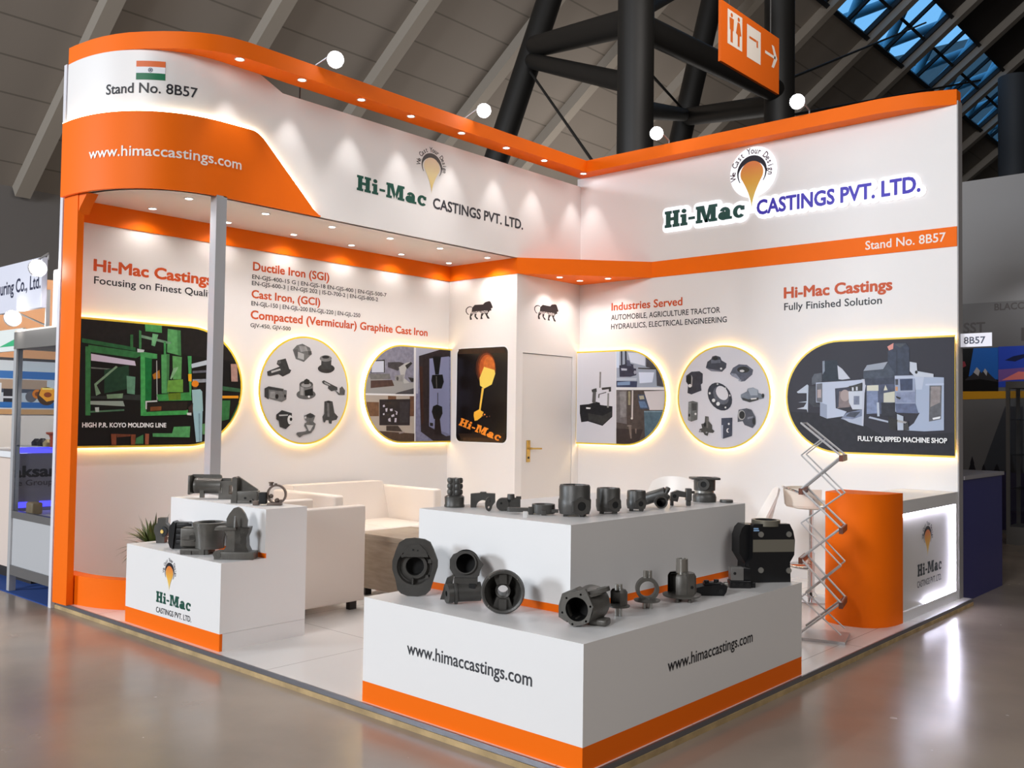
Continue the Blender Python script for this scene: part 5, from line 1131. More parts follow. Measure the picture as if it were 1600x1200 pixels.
b = MB(); s = .00312
b.lathe((0, 0, 0), Z_, [(0, 7*s), (29*s, 7*s), (30*s, 10*s), (23*s, 12*s), (0, 12*s)], 36)
b.lathe((0, 0, 10*s), Z_, [(22*s, 0), (22*s, 28*s), (19*s, 33*s), (9*s, 34*s), (0, 34*s)], 36, 2.53, PI*1.6+2.53)
b.lathe((0, 0, 10*s), Z_, [(18*s, 0), (18*s, 30*s), (0, 31*s)], 36, 2.53, PI*1.6+2.53)
b.m(2).lathe((0, 0, 43*s), Z_, [(9.5*s, 0), (9*s, 22*s), (7*s, 22*s), (6.5*s, 12*s), (0, 12*s)], 28); b.m(0)
b.prism([(-6*s, 0), (6*s, 0), (6*s, 34*s), (-6*s, 34*s)], (11*s, -21.5*s, 11*s), (.9, .43, 0), Z_, (-.43, .9, 0), 5*s)
b.m(1).cyl((12*s, -22*s, 24*s), (11*s, -19*s, 24*s), 2.4*s); b.m(0); studs(b, [(-10*s, -18*s), (9*s, -19*s), (0, 15*s)], 0, 8*s, 3*s, 0)
casting('hub_carrier', 'tall round carrier casting with a bright machined neck beside the dark caliper', b, (3.626, -3.869, ZT), mats=[IRON2, BORE, MACH])
# 8 flat dark caliper
b = MB(); s = .0032
b.prism([(-25*s, 3*s), (-20*s, 0), (18*s, 0), (22*s, 6*s), (24*s, 15*s), (18*s, 18*s), (-14*s, 15*s), (-25*s, 12*s)], (0, -6*s, 0), X_, Z_, Y_, 26*s)
b.box(-12*s, 14*s, -4*s, 12*s, 15*s, 20*s, 1.2*s); b.cyl((-8*s, 2*s, 18*s), (-8*s, 2*s, 23*s), 4*s); b.cyl((8*s, 4*s, 18*s), (8*s, 4*s, 24*s), 4*s)
b.lathe((13*s, -6.5*s, 7*s), Y_, [(6.5*s, 0), (6.5*s, 3*s)], 18); b.m(1).lathe((13*s, -7*s, 7*s), Y_, [(0, 0), (4*s, 0), (4*s, 2*s)], 18); b.m(2).lathe((20*s, 2*s, 17*s), X_, [(0, 0), (4*s, 0), (4*s, 5*s), (0, 5*s)], 14)
casting('brake_caliper', 'low black caliper casting lying between the necked carrier and the grey valve block', b, (3.662, -3.644, ZT), mats=[DARK, BORE, MACH])
# 9 valve block
b = MB(); s = .00335
b.m(2).box(-14*s, 6*s, -8*s, 10*s, 12*s, 32*s, .6*s); b.m(1).cyl((-8*s, -8.4*s, 23*s), (-8*s, -7*s, 23*s), 2.3*s); b.m(0)
b.box(6*s, 17*s, -6*s, 11*s, 12*s, 31*s, .8*s); b.box(-16*s, 18*s, -9*s, 10*s, 0, 12*s, 1.5*s); b.box(18*s, 26*s, -4*s, 6*s, 0, 9*s, 1.5*s)
for x in (-10, 2, 12): b.m(1).cyl((x*s, -9.6*s, 6*s), (x*s, -8*s, 6*s), 3*s); b.m(0)
casting('valve_block', 'small block with a pale machined face in front of the big black gear case', b, (3.652, -3.345, ZT), mats=[DARK, BORE, mat('machined_grey', (128, 126, 124), .4, .5)])
# 10 black gear case
gc = thing('gear_case', 'big black painted gear case with a bare metal band and four pale bolt heads', 'casting', (3.665, -3.06, ZT), VIEW+.16)
s = .00352; b = MB()
front = [(-38, 0), (34, 0), (33, 31), (40, 42), (41, 65), (38, 79), (32, 90), (-28, 90), (-30, 85), (-30, 40), (-36, 30)]
b.prism([(x*s*.98, z*s) for x, z in front], (2*s, -12*s, 0), X_, Z_, Y_, 12*s)
b.prism([(x*s, z*s) for x, z in [(-36, 0), (30, 0), (30, 30), (38, 42), (38, 68), (30, 86), (-34, 88), (-40, 82), (-44, 70), (-44, 44), (-34, 28)]], (0, 0, 0), X_, Z_, Y_, 30*s)
b.build('case', DARK, gc)
b = MB(); b.prism([(-27*s, 47*s), (41*s, 47*s), (41*s, 66*s), (-27*s, 66*s)], (0, -12.6*s, 0), X_, Z_, Y_, 3*s); b.build('metal_band', mat('bare_metal', (128, 124, 112), .42, .5), gc)
for x, z in ((-14, 74), (32, 74), (-14, 19), (32, 18)):
    b = MB(); b.lathe((x*s, -13.6*s, z*s), Y_, [(0, 0), (4.2*s, 0), (4.6*s, .8*s), (4.6*s, 2*s)], 18); b.build('bolt', mat('bolt_head', (150, 148, 142), .4, .6), gc)
b = MB(); b.tube((2*s, 6*s, 95*s), (2*s, 6*s, 86*s), 22*s, 17*s, 30, dark=1, floor=.5); b.box(-20*s, -14*s, 2*s, 10*s, 86*s, 92*s); b.build('top_ring', [mat('bare_metal', 0), BORE], gc)
mb = MB(); pgc = Plane2((0, -12.1*s, 0), X_, (0, -1, 0)); put_text(mb, pgc, 'HAWE', -27*s, 84*s, 8*s, 3*s, .001); mb.build('sticker', hexmat('9fc4ea'), gc, merge=False) if False else None
b = MB(); b.box(-26*s, -18*s, -12.3*s, -12*s, 82*s, 84*s); b.box(-26*s, -17*s, -12.3*s, -12*s, 79*s, 81*s); b.build('blue_sticker', hexmat('8fb4dc'), gc)
# 11 camshaft sleeve
b = MB(); s = .0034
b.lathe((0, 0, 0), Z_, [(0, 0), (15.5*s, 0), (16*s, 2*s), (15.5*s, 4*s), (15*s, 5*s), (15.5*s, 16*s), (13*s, 18*s), (9*s, 18.5*s), (9*s, 45*s), (0, 45*s)], 30)
for a in (0.2, 1.45, 2.7, 3.95, 5.2):
    for z in (23, 32, 41): b.lathe((9*s*math.cos(a), 9*s*math.sin(a), z*s), Z_, [(0, -4.5*s), (3*s, -4*s), (4*s, -1*s), (4*s, 1*s), (3*s, 4*s), (0, 4.5*s)], 12)
casting('sleeve_hub', 'small lobed sleeve standing on a round collar at the far edge of the tall plinth', b, (2.513, -4.331, ZQ))
# 12 bridge piece
b = MB(); k = .10625*.00336
arch = [(310+100*math.cos(t), 505-110*math.sin(t)) for t in [PI*i/14 for i in range(15)]]
b.prism(P([(125, 305), (260, 292), (270, 277), (350, 277), (362, 295), (490, 300), (490, 420), (430, 505)]+arch+[(125, 505)], 310, 505, k), (0, 0, 0), X_, Z_, Y_, .045)
casting('bridge_bracket', 'arched bridge-shaped bracket next to the lobed sleeve on the tall plinth', b, (2.640, -4.245, ZQ))
# 13 small two-hole link standing on end
b = MB(); k = .10625*.00326
b.prism([(5.5*.00326*math.cos(t), 11*.00326+11*.00326*math.sin(t)) for t in [2*PI*i/24 for i in range(24)]], (0, 0, 0), X_, Z_, Y_, .016, [circ(0, .053, .008, 12)[::-1], circ(0, .020, .007, 12)[::-1]], dark=1)
casting('link_plate', 'small upright two-hole link plate between bridge bracket and hub block', b, (2.793, -4.362, ZQ), rot=.25)
# 14 hub block
b = MB(); s = .00328
b.lathe((-9*s, -6*s, 10*s), Y_, [(0, 0), (10*s, 0), (10*s, 14*s)], 26); b.box(-9*s, 19*s, -4*s, 10*s, 0, 20*s, 1.5*s); b.cyl((4*s, 0, 18*s), (4*s, 0, 26*s), 6*s, 5.5*s); b.m(1).cyl((-11*s, -6.4*s, 12*s), (-11*s, -5*s, 12*s), 1.8*s).cyl((1*s, -4.5*s, 16*s), (1*s, -3*s, 16*s), 2.6*s); b.m(0)
b.box(12*s, 20*s, 0, 12*s, 18*s, 22*s)
casting('hub_block', 'squat hub block with a round knob on top beside the flat ring lever', b, (2.835, -4.262, ZQ))
# 15 ring lever with two arms
b = MB(); s = .00317
b.lathe((2*s, 0, 2*s), Z_, [(14*s, 0), (18*s, 0), (18.5*s, 6*s), (18*s, 14*s), (15*s, 14*s), (14*s, 12*s), (14*s, 0)], 36)
b.M = Matrix.Rotation(-.12, 4, 'Z')
b.prism([(-50*s, -5*s), (-14*s, -4*s), (-14*s, 4*s), (-50*s, 5*s)]+[(-50*s+5*s*math.cos(t), 5*s*math.sin(t)) for t in [PI/2+PI*i/8 for i in range(1, 8)]], (0, -6*s, 3.5*s), X_, Y_, Z_, 6.5*s)
b.prism([(14*s, -4*s), (26*s, -4*s), (26*s, 4*s), (14*s, 4*s)], (0, -8*s, 4*s), X_, Y_, Z_, 5*s); b.M = None
b.box(-2*s, 6*s, -20*s, -14*s, 0, 8*s, 1*s); b.box(-22*s, -14*s, -10*s, -2*s, 0, 12*s, 1*s)
casting('ring_lever', 'flat ring lever with a long rounded arm lying in front of the big bored cup', b, (3.062, -4.262, ZQ))
o = MB().box(-.011, .011, -.011, .011, 0, .030, .001).build('label_block', mat('label_white', (214, 212, 210), .5), None, loc=(3.112, -4.448, ZQ), rotz=VIEW); tag(o, 'tiny white label block by the ring lever near the plinth edge', 'label')
# 17-19 three bored cups
def cup(loc, s, r, h, bx, bz, br, label):
    b = MB(); z0 = 3.5*s
    b.lathe((0, 0, 0), Z_, [(0, z0), (r*.93, z0), (r*1.02, z0+h*.2), (r*1.03, z0+h*.48), (r*.97, z0+h*.53), (r*.97, z0+h*.93), (r*.92, z0+h), (r*.74, z0+h), (r*.72, z0+h*.94)], 40)
    b.m(1).lathe((0, 0, 0), Z_, [(r*.72, z0+h*.94), (r*.72, z0+h*.6), (0, z0+h*.6)], 36); b.m(0)
    b.M = Matrix.Rotation(math.atan2(bx, r), 4, 'Z')
    hexp = [(br*1.05*math.cos(t)*(1.05), bz+br*math.sin(t)) for t in [PI/6+PI/3*i for i in range(6)]]
    hexp = [(q[0]*.93+p[0]*.07, q[1]*.93+p[1]*.07) for q, p in zip(hexp, hexp[1:]+hexp[:1])]
    b.prism(hexp, (0, -r*1.10, 0), X_, Z_, Y_, r*.7, [circ(0, bz, br*.46, 20)[::-1]], dark=1); b.m(1).lathe((0, -r*1.055, bz), Y_, [(0, 0), (br*.46, 0)], 20); b.m(0); b.M = None  # flat dark disc imitates the shaded depth of the bore
    for a in (.6, 2.2, 3.8, 5.3): b.box(r*.75*math.cos(a)-.01, r*.75*math.cos(a)+.01, r*.75*math.sin(a)-.01, r*.75*math.sin(a)+.01, 0, z0*1.2)
    return casting('bored_cup', label, b, loc)
cup((3.213, -4.195, ZQ), .00315, 25*.00315, 45*.00315, 9*.00315, 17*.00315, 15*.00315, 'largest of three dark cylindrical cups with a side bore on the tall plinth corner')
cup((3.251, -3.965, ZQ), .00325, 19*.00325, 36*.00325, 9*.00325, 14.5*.00325, 11.5*.00325, 'middle-sized of three dark cylindrical cups with a side bore')
cup((3.272, -3.745, ZQ), .00335, 15*.00335, 28*.00335, 5*.00335, 12*.00335, 9*.00335, 'smallest of three dark cylindrical cups with a side bore, next to the elbow')
# 20 elbow
b = MB(); s = .00346
b.pipe([(-21*s, 16*s, 12*s), (-12*s, 8*s, 16*s), (-2*s, 0, 20*s), (8*s, -4*s, 24*s)], 9.5*s, 20)
b.M = Matrix.Translation((8*s, -4*s, 24*s)) @ Matrix.Rotation(.5, 4, 'Y'); b.box(-3*s, 3*s, -8*s, 8*s, -9*s, 10*s, 2*s); b.M = None
b.tube((0, -14*s, 10*s), (0, 8*s, 12*s), 10*s, 7.6*s, 28, dark=1, floor=.85); b.cyl((2*s, 0, 9*s), (12*s, 4*s, 20*s), 8*s, 6*s)
b.m(1).cyl((11*s, -12.2*s, 27*s), (11*s, -11*s, 27*s), 1.5*s); b.m(0)
casting('pipe_elbow', 'dark branched pipe elbow with a round open end between smallest cup and bracket arm', b, (3.273, -3.520, ZQ))
# 21 bracket arm
b = MB(); s = .00357
b.prism([(-20*s, 8*s), (-18*s, 20*s), (-8*s, 24*s), (6*s, 21*s), (6*s, 13*s), (-6*s, 14*s), (-8*s, 6*s)], (0, -4*s, 0), X_, Z_, Y_, 9*s); b.box(5*s, 14*s, -6*s, 6*s, 8*s, 27*s, 1.2*s); b.box(6*s, 13*s, -4*s, 4*s, 0, 10*s, 1*s); b.box(14*s, 19*s, -2*s, 2*s, 19*s, 23*s)
b.m(1).cyl((-13*s, -4.4*s, 15*s), (-13*s, -3*s, 15*s), 3*s); b.m(0); b.box(-19*s, -14*s, -3*s, 4*s, 0, 10*s, 1*s)
casting('bracket_arm', 'dark bracket with a short horizontal arm between pipe elbow and stacked housing', b, (3.282, -3.305, ZQ))
# 22 stacked flanged housing and the disc beside it
b = MB(); s = .00375
b.lathe((0, 0, 0), Z_, [(0, 0), (18*s, 0), (18.5*s, 8*s), (17*s, 12*s), (14.5*s, 14*s)], 34); b.m(2).lathe((0, 0, 0), Z_, [(14.5*s, 14*s), (14.5*s, 17.5*s)], 34); b.m(0)
b.lathe((0, 0, 0), Z_, [(14.5*s, 17.5*s), (16.5*s, 18*s), (16.8*s, 34*s), (17.5*s, 35*s)], 34)
b.prism(rrect(-22*s, 22*s, -18*s, 18*s, 5*s), (0, 0, 35*s), X_, Y_, Z_, 3*s, [circ(0, 0, 12*s, 26)[::-1]], dark=1)
b.m(1).lathe((0, 0, 37*s), Z_, [(12*s, 0), (12*s, -10*s), (0, -10*s)], 26); b.m(0)
b.M = Matrix.Rotation(-.28, 4, 'Z'); b.lathe((0, -19*s, 28*s), Y_, [(4.6*s, 0), (9*s, 0), (10*s, 6*s)], 24); b.m(1).lathe((0, -17.6*s, 28*s), Y_, [(0, 0), (4.6*s, 0)], 20); b.m(0); b.M = None
casting('flanged_housing', 'stacked flanged housing with a square top flange at the end of the tall plinth', b, (3.236, -2.985, ZQ))
b = MB(); s = .0037; b.lathe((0, 0, 0), Z_, [(0, 0), (10*s, 0), (10.5*s, 1.5*s), (10*s, 4.5*s), (0, 5*s)], 30)
casting('cover_disc', 'thin round cover disc lying beside the stacked flanged housing', b, (3.352, -2.935, ZQ))
# ---- small emblem plinth
ZA, ZU = .507, .80
b = MB(); s = .00427
b.prism([(x*s, z*s) for x, z in [(-8, 0), (5, 0), (5, 9), (9, 13), (11, 19), (10, 27), (6, 31), (6, 39), (-6, 39), (-7, 31), (-11, 27), (-12, 18), (-9, 10)]], (0, -4*s, 0), X_, Z_, Y_, 12*s)
b.m(1).lathe((2*s, -4.4*s, 18*s), (.4, 1, 0), [(0, -.6*s), (8*s, 0), (8*s, 3*s)], 24); b.m(2).lathe((1*s, -5.4*s, 18*s), (.4, 1, 0), [(0, 0), (3*s, 0), (3*s, 2*s)], 18, 0, 2*PI); b.m(0)
casting('bearing_cap', 'small bearing cap with a brass eye, nearest the plant on the emblem plinth', b, (.150, -4.715, ZA), mats=[IRON, BORE, BRASS])
b = MB(); s = .00408
b.prism([(x*s, z*s) for x, z in [(-12, 0), (12, 0), (18, 10), (18, 34), (10, 41), (-12, 41), (-16, 30), (-16, 8)]], (0, 0, 0), X_, Z_, Y_, 16*s); b.prism([(x*s, z*s) for x, z in [(-17, 2), (-13, 0), (-9, 40), (-13, 43), (-19, 34), (-20, 10)]], (0, -3*s, 0), X_, Z_, Y_, 20*s)
for z in (8, 17, 26, 34): b.box(-8*s, 16*s, -2.5*s, 0, z*s, (z+6)*s, 1.0*s)
casting('ribbed_housing', 'black ribbed housing between the bearing cap and the round barrel housing', b, (.49, -4.765, ZA), mats=[DARK, BORE, MACH])
b = MB(); s = .00398
b.lathe((10*s, 2*s, 8*s), Z_, [(0, 0), (22*s, 0), (22.5*s, 14*s), (24.5*s, 30*s), (26*s, 36*s), (26*s, 40*s), (20*s, 41*s), (19*s, 39*s)], 40); b.m(1).lathe((10*s, 2*s, 8*s), Z_, [(19*s, 39*s), (19*s, 24*s), (0, 24*s)], 36); b.m(0)
b.box(-33*s, -4*s, -10*s, 14*s, 10*s, 40*s, 3*s); b.box(-30*s, 14*s, -18*s, 18*s, 0, 9*s, 1.5*s); b.prism([(-30*s, 0), (0, 0), (0, 10*s), (-30*s, 4*s)], (0, -12*s, 22*s), X_, Z_, Y_, 4*s)
b.lathe((-12*s, -12*s, 26*s), Y_, [(0, 0), (6*s, 0), (7*s, 4*s)], 18); b.box(-22*s, -12*s, -20*s, -12*s, 0, 6*s); b.box(0, 8*s, -20*s, -12*s, 0, 8*s)
casting('barrel_housing', 'big open-topped barrel housing on a square foot beside the pedestal bracket', b, (.745, -4.762, ZA), mats=[IRON2, BORE, MACH])
b = MB(); s = .00381
b.box(-31*s, 31*s, -14*s, 14*s, 0, 12*s, 1*s)
b.prism([(x*s, z*s) for x, z in [(-18, 12), (22, 12), (18, 20), (17, 34), (21, 44), (22, 50), (-20, 50), (-12, 36), (-12, 22)]], (0, -10*s, 0), X_, Z_, Y_, 4*s)
b.prism([(x*s, z*s) for x, z in [(0, 12), (22, 12), (18, 20), (17, 34), (21, 44), (22, 50), (0, 50)]], (0, -10*s, 0), X_, Z_, Y_, 22*s)
b.prism([(x*s, z*s) for x, z in [(-18, 12), (0, 12), (0, 50), (-20, 50), (-12, 36), (-12, 22)]], (0, 4*s, 0), X_, Z_, Y_, 4*s)
b.prism([(x*s, z*s) for x, z in [(-32, 45), (-30, 50), (2, 50), (2, 46), (-28, 45)]], (0, -12*s, 0), X_, Z_, Y_, 22*s)
b.prism([(x*s, z*s) for x, z in [(-15, 50), (16, 50), (17, 60), (13, 70), (7, 78), (1, 81), (-5, 79), (-12, 70), (-16, 62)]], (0, -2*s, 0), X_, Z_, Y_, 6*s); b.prism([(-2*s, 50*s), (6*s, 50*s), (-1*s, 68*s)], (0, -12*s, 0), (.5, .86, 0), Z_, (.86, -.5, 0), 3*s)
b.lathe((-26*s, -14.5*s, 8*s), Y_, [(2*s, 0), (6*s, 0), (6*s, 5*s)], 18)
casting('pedestal_bracket', 'tall pedestal bracket with a rounded back plate at the corner of the emblem plinth', b, (1.075, -4.735, ZA), mats=[IRON2, BORE, MACH])
b = MB(); s = .00431
b.prism(rrect(-34*s, 14*s, 7*s, 37*s, 4*s), (0, 8*s, 0), X_, Z_, Y_, 4*s); b.box(-35*s, -31*s, -4*s, 12*s, 6*s, 36*s, 1*s)
b.lathe((-24*s, 0, 20*s), X_, [(0, 0), (12*s, 0), (12.5*s, 4*s), (12*s, 5*s), (12*s, 42*s), (0, 42*s)], 30); b.box(-14*s, -8*s, -10*s, -4*s, 2*s, 16*s); b.box(-14*s, 32*s, -2*s, 6*s, 28*s, 32*s)
b.prism([(15*s, 0), (39*s, 0), (40*s, 28*s), (16*s, 28*s)], (0, -10*s, 0), X_, Z_, Y_, 18*s, [rrect(31*s, 37*s, 8*s, 22*s, 1*s)[::-1]])
b.m(2).box(19.5*s, 20.3*s, -10.3*s, -10*s, 10*s, 18*s); b.m(0)
casting('cylinder_bracket', 'long cylinder casting with a square end plate on the narrow upper step', b, (.335, -4.475, ZU), mats=[IRON2, BORE, MACH])
b = MB(); s = .00412
b.prism([(x*s, z*s) for x, z in [(-20, 0), (-11, 0), (-11, 39), (-14, 41), (-18, 40), (-19, 30), (-17, 22), (-20, 8)]], (0, -8*s, 0), X_, Z_, Y_, 20*s)
b.prism([(x*s, z*s) for x, z in [(-11, 18), (19, 18), (19, 21), (-10, 40), (-12, 40)]], (0, 2*s, 0), X_, Z_, Y_, 4*s); b.box(-12*s, 21*s, -7*s, 10*s, 2*s, 19*s, 1.5*s); b.box(-10*s, 20*s, -8*s, 11*s, 0, 4*s, .6*s)
b.m(1).cyl((2*s, -7.4*s, 8*s), (2*s, -6*s, 8*s), 1.8*s); b.m(0); b.lathe((21*s, 0, 12*s), X_, [(5*s, 0), (4*s, 3*s), (0, 3*s)], 16); b.tube((12*s, -11*s, 3.5*s), (12*s, 0, 3.5*s), 3.5*s, 2*s, 16, dark=1, floor=.8); b.box(18*s, 26*s, -6*s, 2*s, 0, 6*s, .8*s)
casting('gusset_bracket', 'dark gusset bracket with a sloping web in the middle of the upper step', b, (.742, -4.47, ZU), mats=[IRON2, BORE, MACH])
b = MB(); s = .00405
b.lathe((6*s, -3*s, 17*s), Y_, [(12.6*s, 0), (15.4*s, 0), (15.4*s, 6*s), (12.6*s, 6*s), (12.6*s, 0)], 36); b.box(-8*s, 14*s, -7*s, 7*s, 0, 4*s, .8*s); b.m(1).box(-20*s, -9*s, -7*s, 4*s, 2*s, 20*s, .8*s); b.m(0)
b.cyl((-3*s, 0, 30*s), (-3*s, 0, 35*s), 3*s); b.cyl((-3*s, 0, 34*s), (-3*s, 0, 36*s), 4*s); b.cyl((4*s, 0, 31*s), (4*s, 0, 34*s), 2.4*s); b.ball((-3*s, 2*s, 14*s), 3.4*s); b.ball((6*s, 3*s, 7*s), 4*s); b.ball((12*s, 3*s, 6*s), 3*s)
b.box(-30*s, -20*s, -6*s, 3*s, 0, 7*s, 1*s)
casting('ring_clamp', 'thin ring clamp with small knobs at the end of the upper step', b, (.985, -4.425, ZU), mats=[mat('iron_brown', (104, 90, 82), .42, .4), BORE, MACH])
# ------------------------------------------------------------------ hall shell
RX0, RZ0, RM = -16.0, 6.32, .75           # eaves of the sloping roof and its rise per metre
RA = math.atan(RM)
def roof(x): return RZ0+RM*(x-RX0)
ROOFM = seam_mat('roof_panels', (150, 140, 130), (120, 112, 103), 1, ((0, .87, .2),), .02, .7)
def roof_mesh(y0, y1, x0, x1, up=.0, th=.12):
    b = MB(); L0, L1 = (x0-RX0)/math.cos(RA), (x1-RX0)/math.cos(RA); b.box(L0, L1, y0, y1, up, up+th); return b
def roof_obj(name, b, m):
    o = b.build(name, m); o.location = (RX0, 0, RZ0); o.rotation_euler = (0, -RA, 0); return struct(o)
SK0, SK1 = -5.6, -4.0
roof_obj('ceiling', roof_mesh(-26, 48, RX0, SK0), ROOFM)
DKROOF = mat('dark_roof', (64, 58, 54), .8)
roof_obj('ceiling_upper', roof_mesh(-26, 48, SK1, 6.0), DKROOF)
roof_obj('ceiling_rear', roof_mesh(-26, 13.6, SK0, SK1), ROOFM)
b = MB(); b.box(6.0, 30.2, -26, 48, roof(6.0)-.2, roof(6.0)); struct(b.build('ceiling_flat', DKROOF))
for n, bx in (('wall_west', (-16.2, -16, -26, 48, -.05, 6.5)), ('wall_south', (-16.2, 30, -26.2, -26, -.05, 23)), ('wall_east', (30, 30.2, -26, 48, -.05, 23)), ('wall_north', (-16.2, 30, 48, 48.2, -.05, 23))):
    b = MB(); b.box(*bx); struct(b.build(n, mat('hall_wall', (118, 113, 110), .7)))
BEAM = mat('roof_beam', (172, 162, 150), .7)
for i in range(-1, 14):
    y = .3+3.2*i; b = roof_mesh(y-.16, y+.16, RX0, 3.0, -.30, .30); roof_obj('beam', b, BEAM)
# skylight band between the beams
SKG = glass('skylight_glass', (214, 236, 250), .04)
n = 0
for i in range(4, 14):
    y0, y1 = .3+3.2*i+.16, .3+3.2*(i+1)-.16; n += 1
    L0, L1 = (SK0-RX0)/math.cos(RA), (SK1-RX0)/math.cos(RA)
    b = MB(); b.box(L0, L1, y0, y1, .05, .06); g = roof_obj(f'window_{n}', b, SKG)
    FRM = mat('skylight_frame', (30, 32, 36), .6); b = MB(); b.box(L0-.14, L0, y0, y1, -.2, .12); b.box(L1, L1+.12, y0, y1, -.15, .12); b.box(L0, L1, y0, y0+.1, -.06, .1); b.box(L0, L1, y1-.1, y1, -.06, .1)
    b.box(L0, L1, (y0+y1)/2-.05, (y0+y1)/2+.05, -.02, .1); b.box((L0+L1)/2-.05, (L0+L1)/2+.05, y0, y1, -.02, .1); b.build('window_frame', FRM, g)
# tube truss outside the skylight
tr = thing('outside_truss', 'pale blue steel tube trusses seen outside through the skylight', 'truss')
TEAL = mat('truss_blue', (120, 170, 190), .5)
for i in range(4, 14):
    y = .3+3.2*i
    for (x0, dy0, h0), (x1, dy1, h1) in (((SK0-.8, 0, 1.4), (SK1+.9, 3.2, .8)), ((SK0-.8, 3.2, .9), (SK1+.9, .4, 1.9)), ((SK0-.6, 1.2, .7), (SK1+.6, 1.4, 1.2))):
        b = MB(); b.cyl((x0, y+dy0, roof(x0)+h0), (x1, y+dy1, roof(x1)+h1), .16, n=14); b.build('tube', TEAL, tr)
# steel column tree
st = thing('steel_column', 'dark steel column tree of four tall pipes with cross tubes behind the stand', 'column')
def leg(p0, p1, r, nm='pipe'):
    p0, p1 = Vector(p0), Vector(p1); b = MB(); b.cyl(p0, p1, r, n=28); b.build(nm, STEEL, st)
def ext(a, c, z): a, c = Vector(a), Vector(c); return a+(c-a)*((z-a.z)/(c.z-a.z))
Cc = [Vector((-2.60, 4.80, 7.0)), Vector((-2.60, 4.80, 5.0))]
leg((-2.60, 4.80, -.05), (-2.60, 4.80, 13.5), .30, 'main_pipe')
l0, l1 = (-7.171, 8.056, 10.708), (-7.969, 7.487, 7.616); leg(ext(l0, l1, 5.2), ext(l0, l1, 13.0), .28)
leg((-2.44, 9.68, -.05), (-2.44, 9.68, 14.5), .30, 'main_pipe')
k0, k1 = (-5.942, 13.106, 12.099), (-6.638, 12.661, 8.323); leg(ext(k0, k1, 4.0), ext(k0, k1, 14.2), .28)
LP, CP_, RP, BP = (lambda z: ext(l0, l1, z)), (lambda z: Vector((-2.6, 4.8, z))), (lambda z: Vector((-2.44, 9.68, z))), (lambda z: ext(k0, k1, z))
leg(LP(9.65), CP_(7.92), .235, 'cross_tube'); leg(LP(9.35), CP_(6.85), .17, 'cross_tube'); leg(CP_(7.85), RP(8.0), .22, 'cross_tube')
leg(BP(9.1), RP(7.75), .22, 'cross_tube'); leg(CP_(6.45), BP(9.15), .16, 'cross_tube'); leg(CP_(8.1), BP(13.0), .18, 'cross_tube')
for a, c in ((LP(9.2), CP_(4.6)), (CP_(7.3), BP(9.2)), (RP(8.2), Vector((-4.2, 24.0, 14.6))), (RP(7.5), Vector((-2.0, 22.0, 11.6)))):
    b = MB(); b.cyl(a, c, .028, n=8); b.build('tie_rod', mat('tie_rod', (48, 46, 45), .5), st)
o = MB(); o.cyl((-2.3, 27.1, -.05), (-2.3, 27.1, 13.2), .5, n=28); tag(o.build('round_column', mat('column_dark', (74, 78, 84), .6)), 'dark round hall column under the roof beyond the grey neighbouring wall', 'column')
# washroom sign
wc = thing('direction_sign', 'hanging orange direction sign with washroom pictograms and a white arrow', 'sign', (0, 0, 0))
OS = mat('sign_orange', (206, 92, 20), .6, spec=.2); WS = hexmat('dcd2c8'); OS2 = hexmat('c86020')
b = MB(); b.box(-.04, 0, 2.954, 4.63, 6.07, 6.885); b.build('board', OS, wc)
pw = Plane2((0, 0, 0), (0, 1, 0), (1, 0, 0)); 
def wcp(name, polys, m, d): 
    b = MB()
    for q in polys: b.poly(q, (d, 0, 0), (0, 1, 0), (0, 0, 1))
    b.build(name, m, wc, merge=False, recalc=False)
U = lambda u: 2.954+u*1.676
V = lambda v: 6.07+v*.815
wcp('pictogram', [[(U(.10), V(.35)), (U(.34), V(.35)), (U(.34), V(.92)), (U(.10), V(.92))], [(U(.42), V(.32)), (U(.66), V(.32)), (U(.66), V(.88)), (U(.42), V(.88))]], WS, .002)
def man(u):
    return [circ(U(u), V(.85), .03, 12), [(U(u-.035), V(.8)), (U(u+.035), V(.8)), (U(u+.03), V(.6)), (U(u+.018), V(.6)), (U(u+.018), V(.4)), (U(u-.018), V(.4)), (U(u-.018), V(.6)), (U(u-.03), V(.6))]]
wcp('figure', man(.165)+[circ(U(.28), V(.85), .03, 12), [(U(.262), V(.8)), (U(.298), V(.8)), (U(.325), V(.6)), (U(.296), V(.58)), (U(.296), V(.4)), (U(.264), V(.4)), (U(.264), V(.58)), (U(.235), V(.6))]], OS2, .004)
wcp('door_mark', [[(U(.46), V(.70)), (U(.58), V(.70)), (U(.58), V(.66)), (U(.46), V(.66))], [(U(.585), V(.70)), (U(.61), V(.70)), (U(.61), V(.58)), (U(.585), V(.58))]], OS2, .004)
wcp('arrow', [[(U(.74), V(.58)), (U(.93), V(.58)), (U(.93), V(.63)), (U(.74), V(.63))], [(U(.86), V(.80)), (U(.90), V(.80)), (U(.965), V(.605)), (U(.91), V(.605))], [(U(.86), V(.41)), (U(.90), V(.41)), (U(.965), V(.605)), (U(.91), V(.605))]], WS, .002)
b = MB(); b.cyl((-.02, 3.2, 6.88), (-.02, 3.2, 12.0), .012, n=6); b.cyl((-.02, 4.4, 6.88), (-.02, 4.4, 12.0), .012, n=6); b.build('hanger', mat('tie_rod', 0), wc)
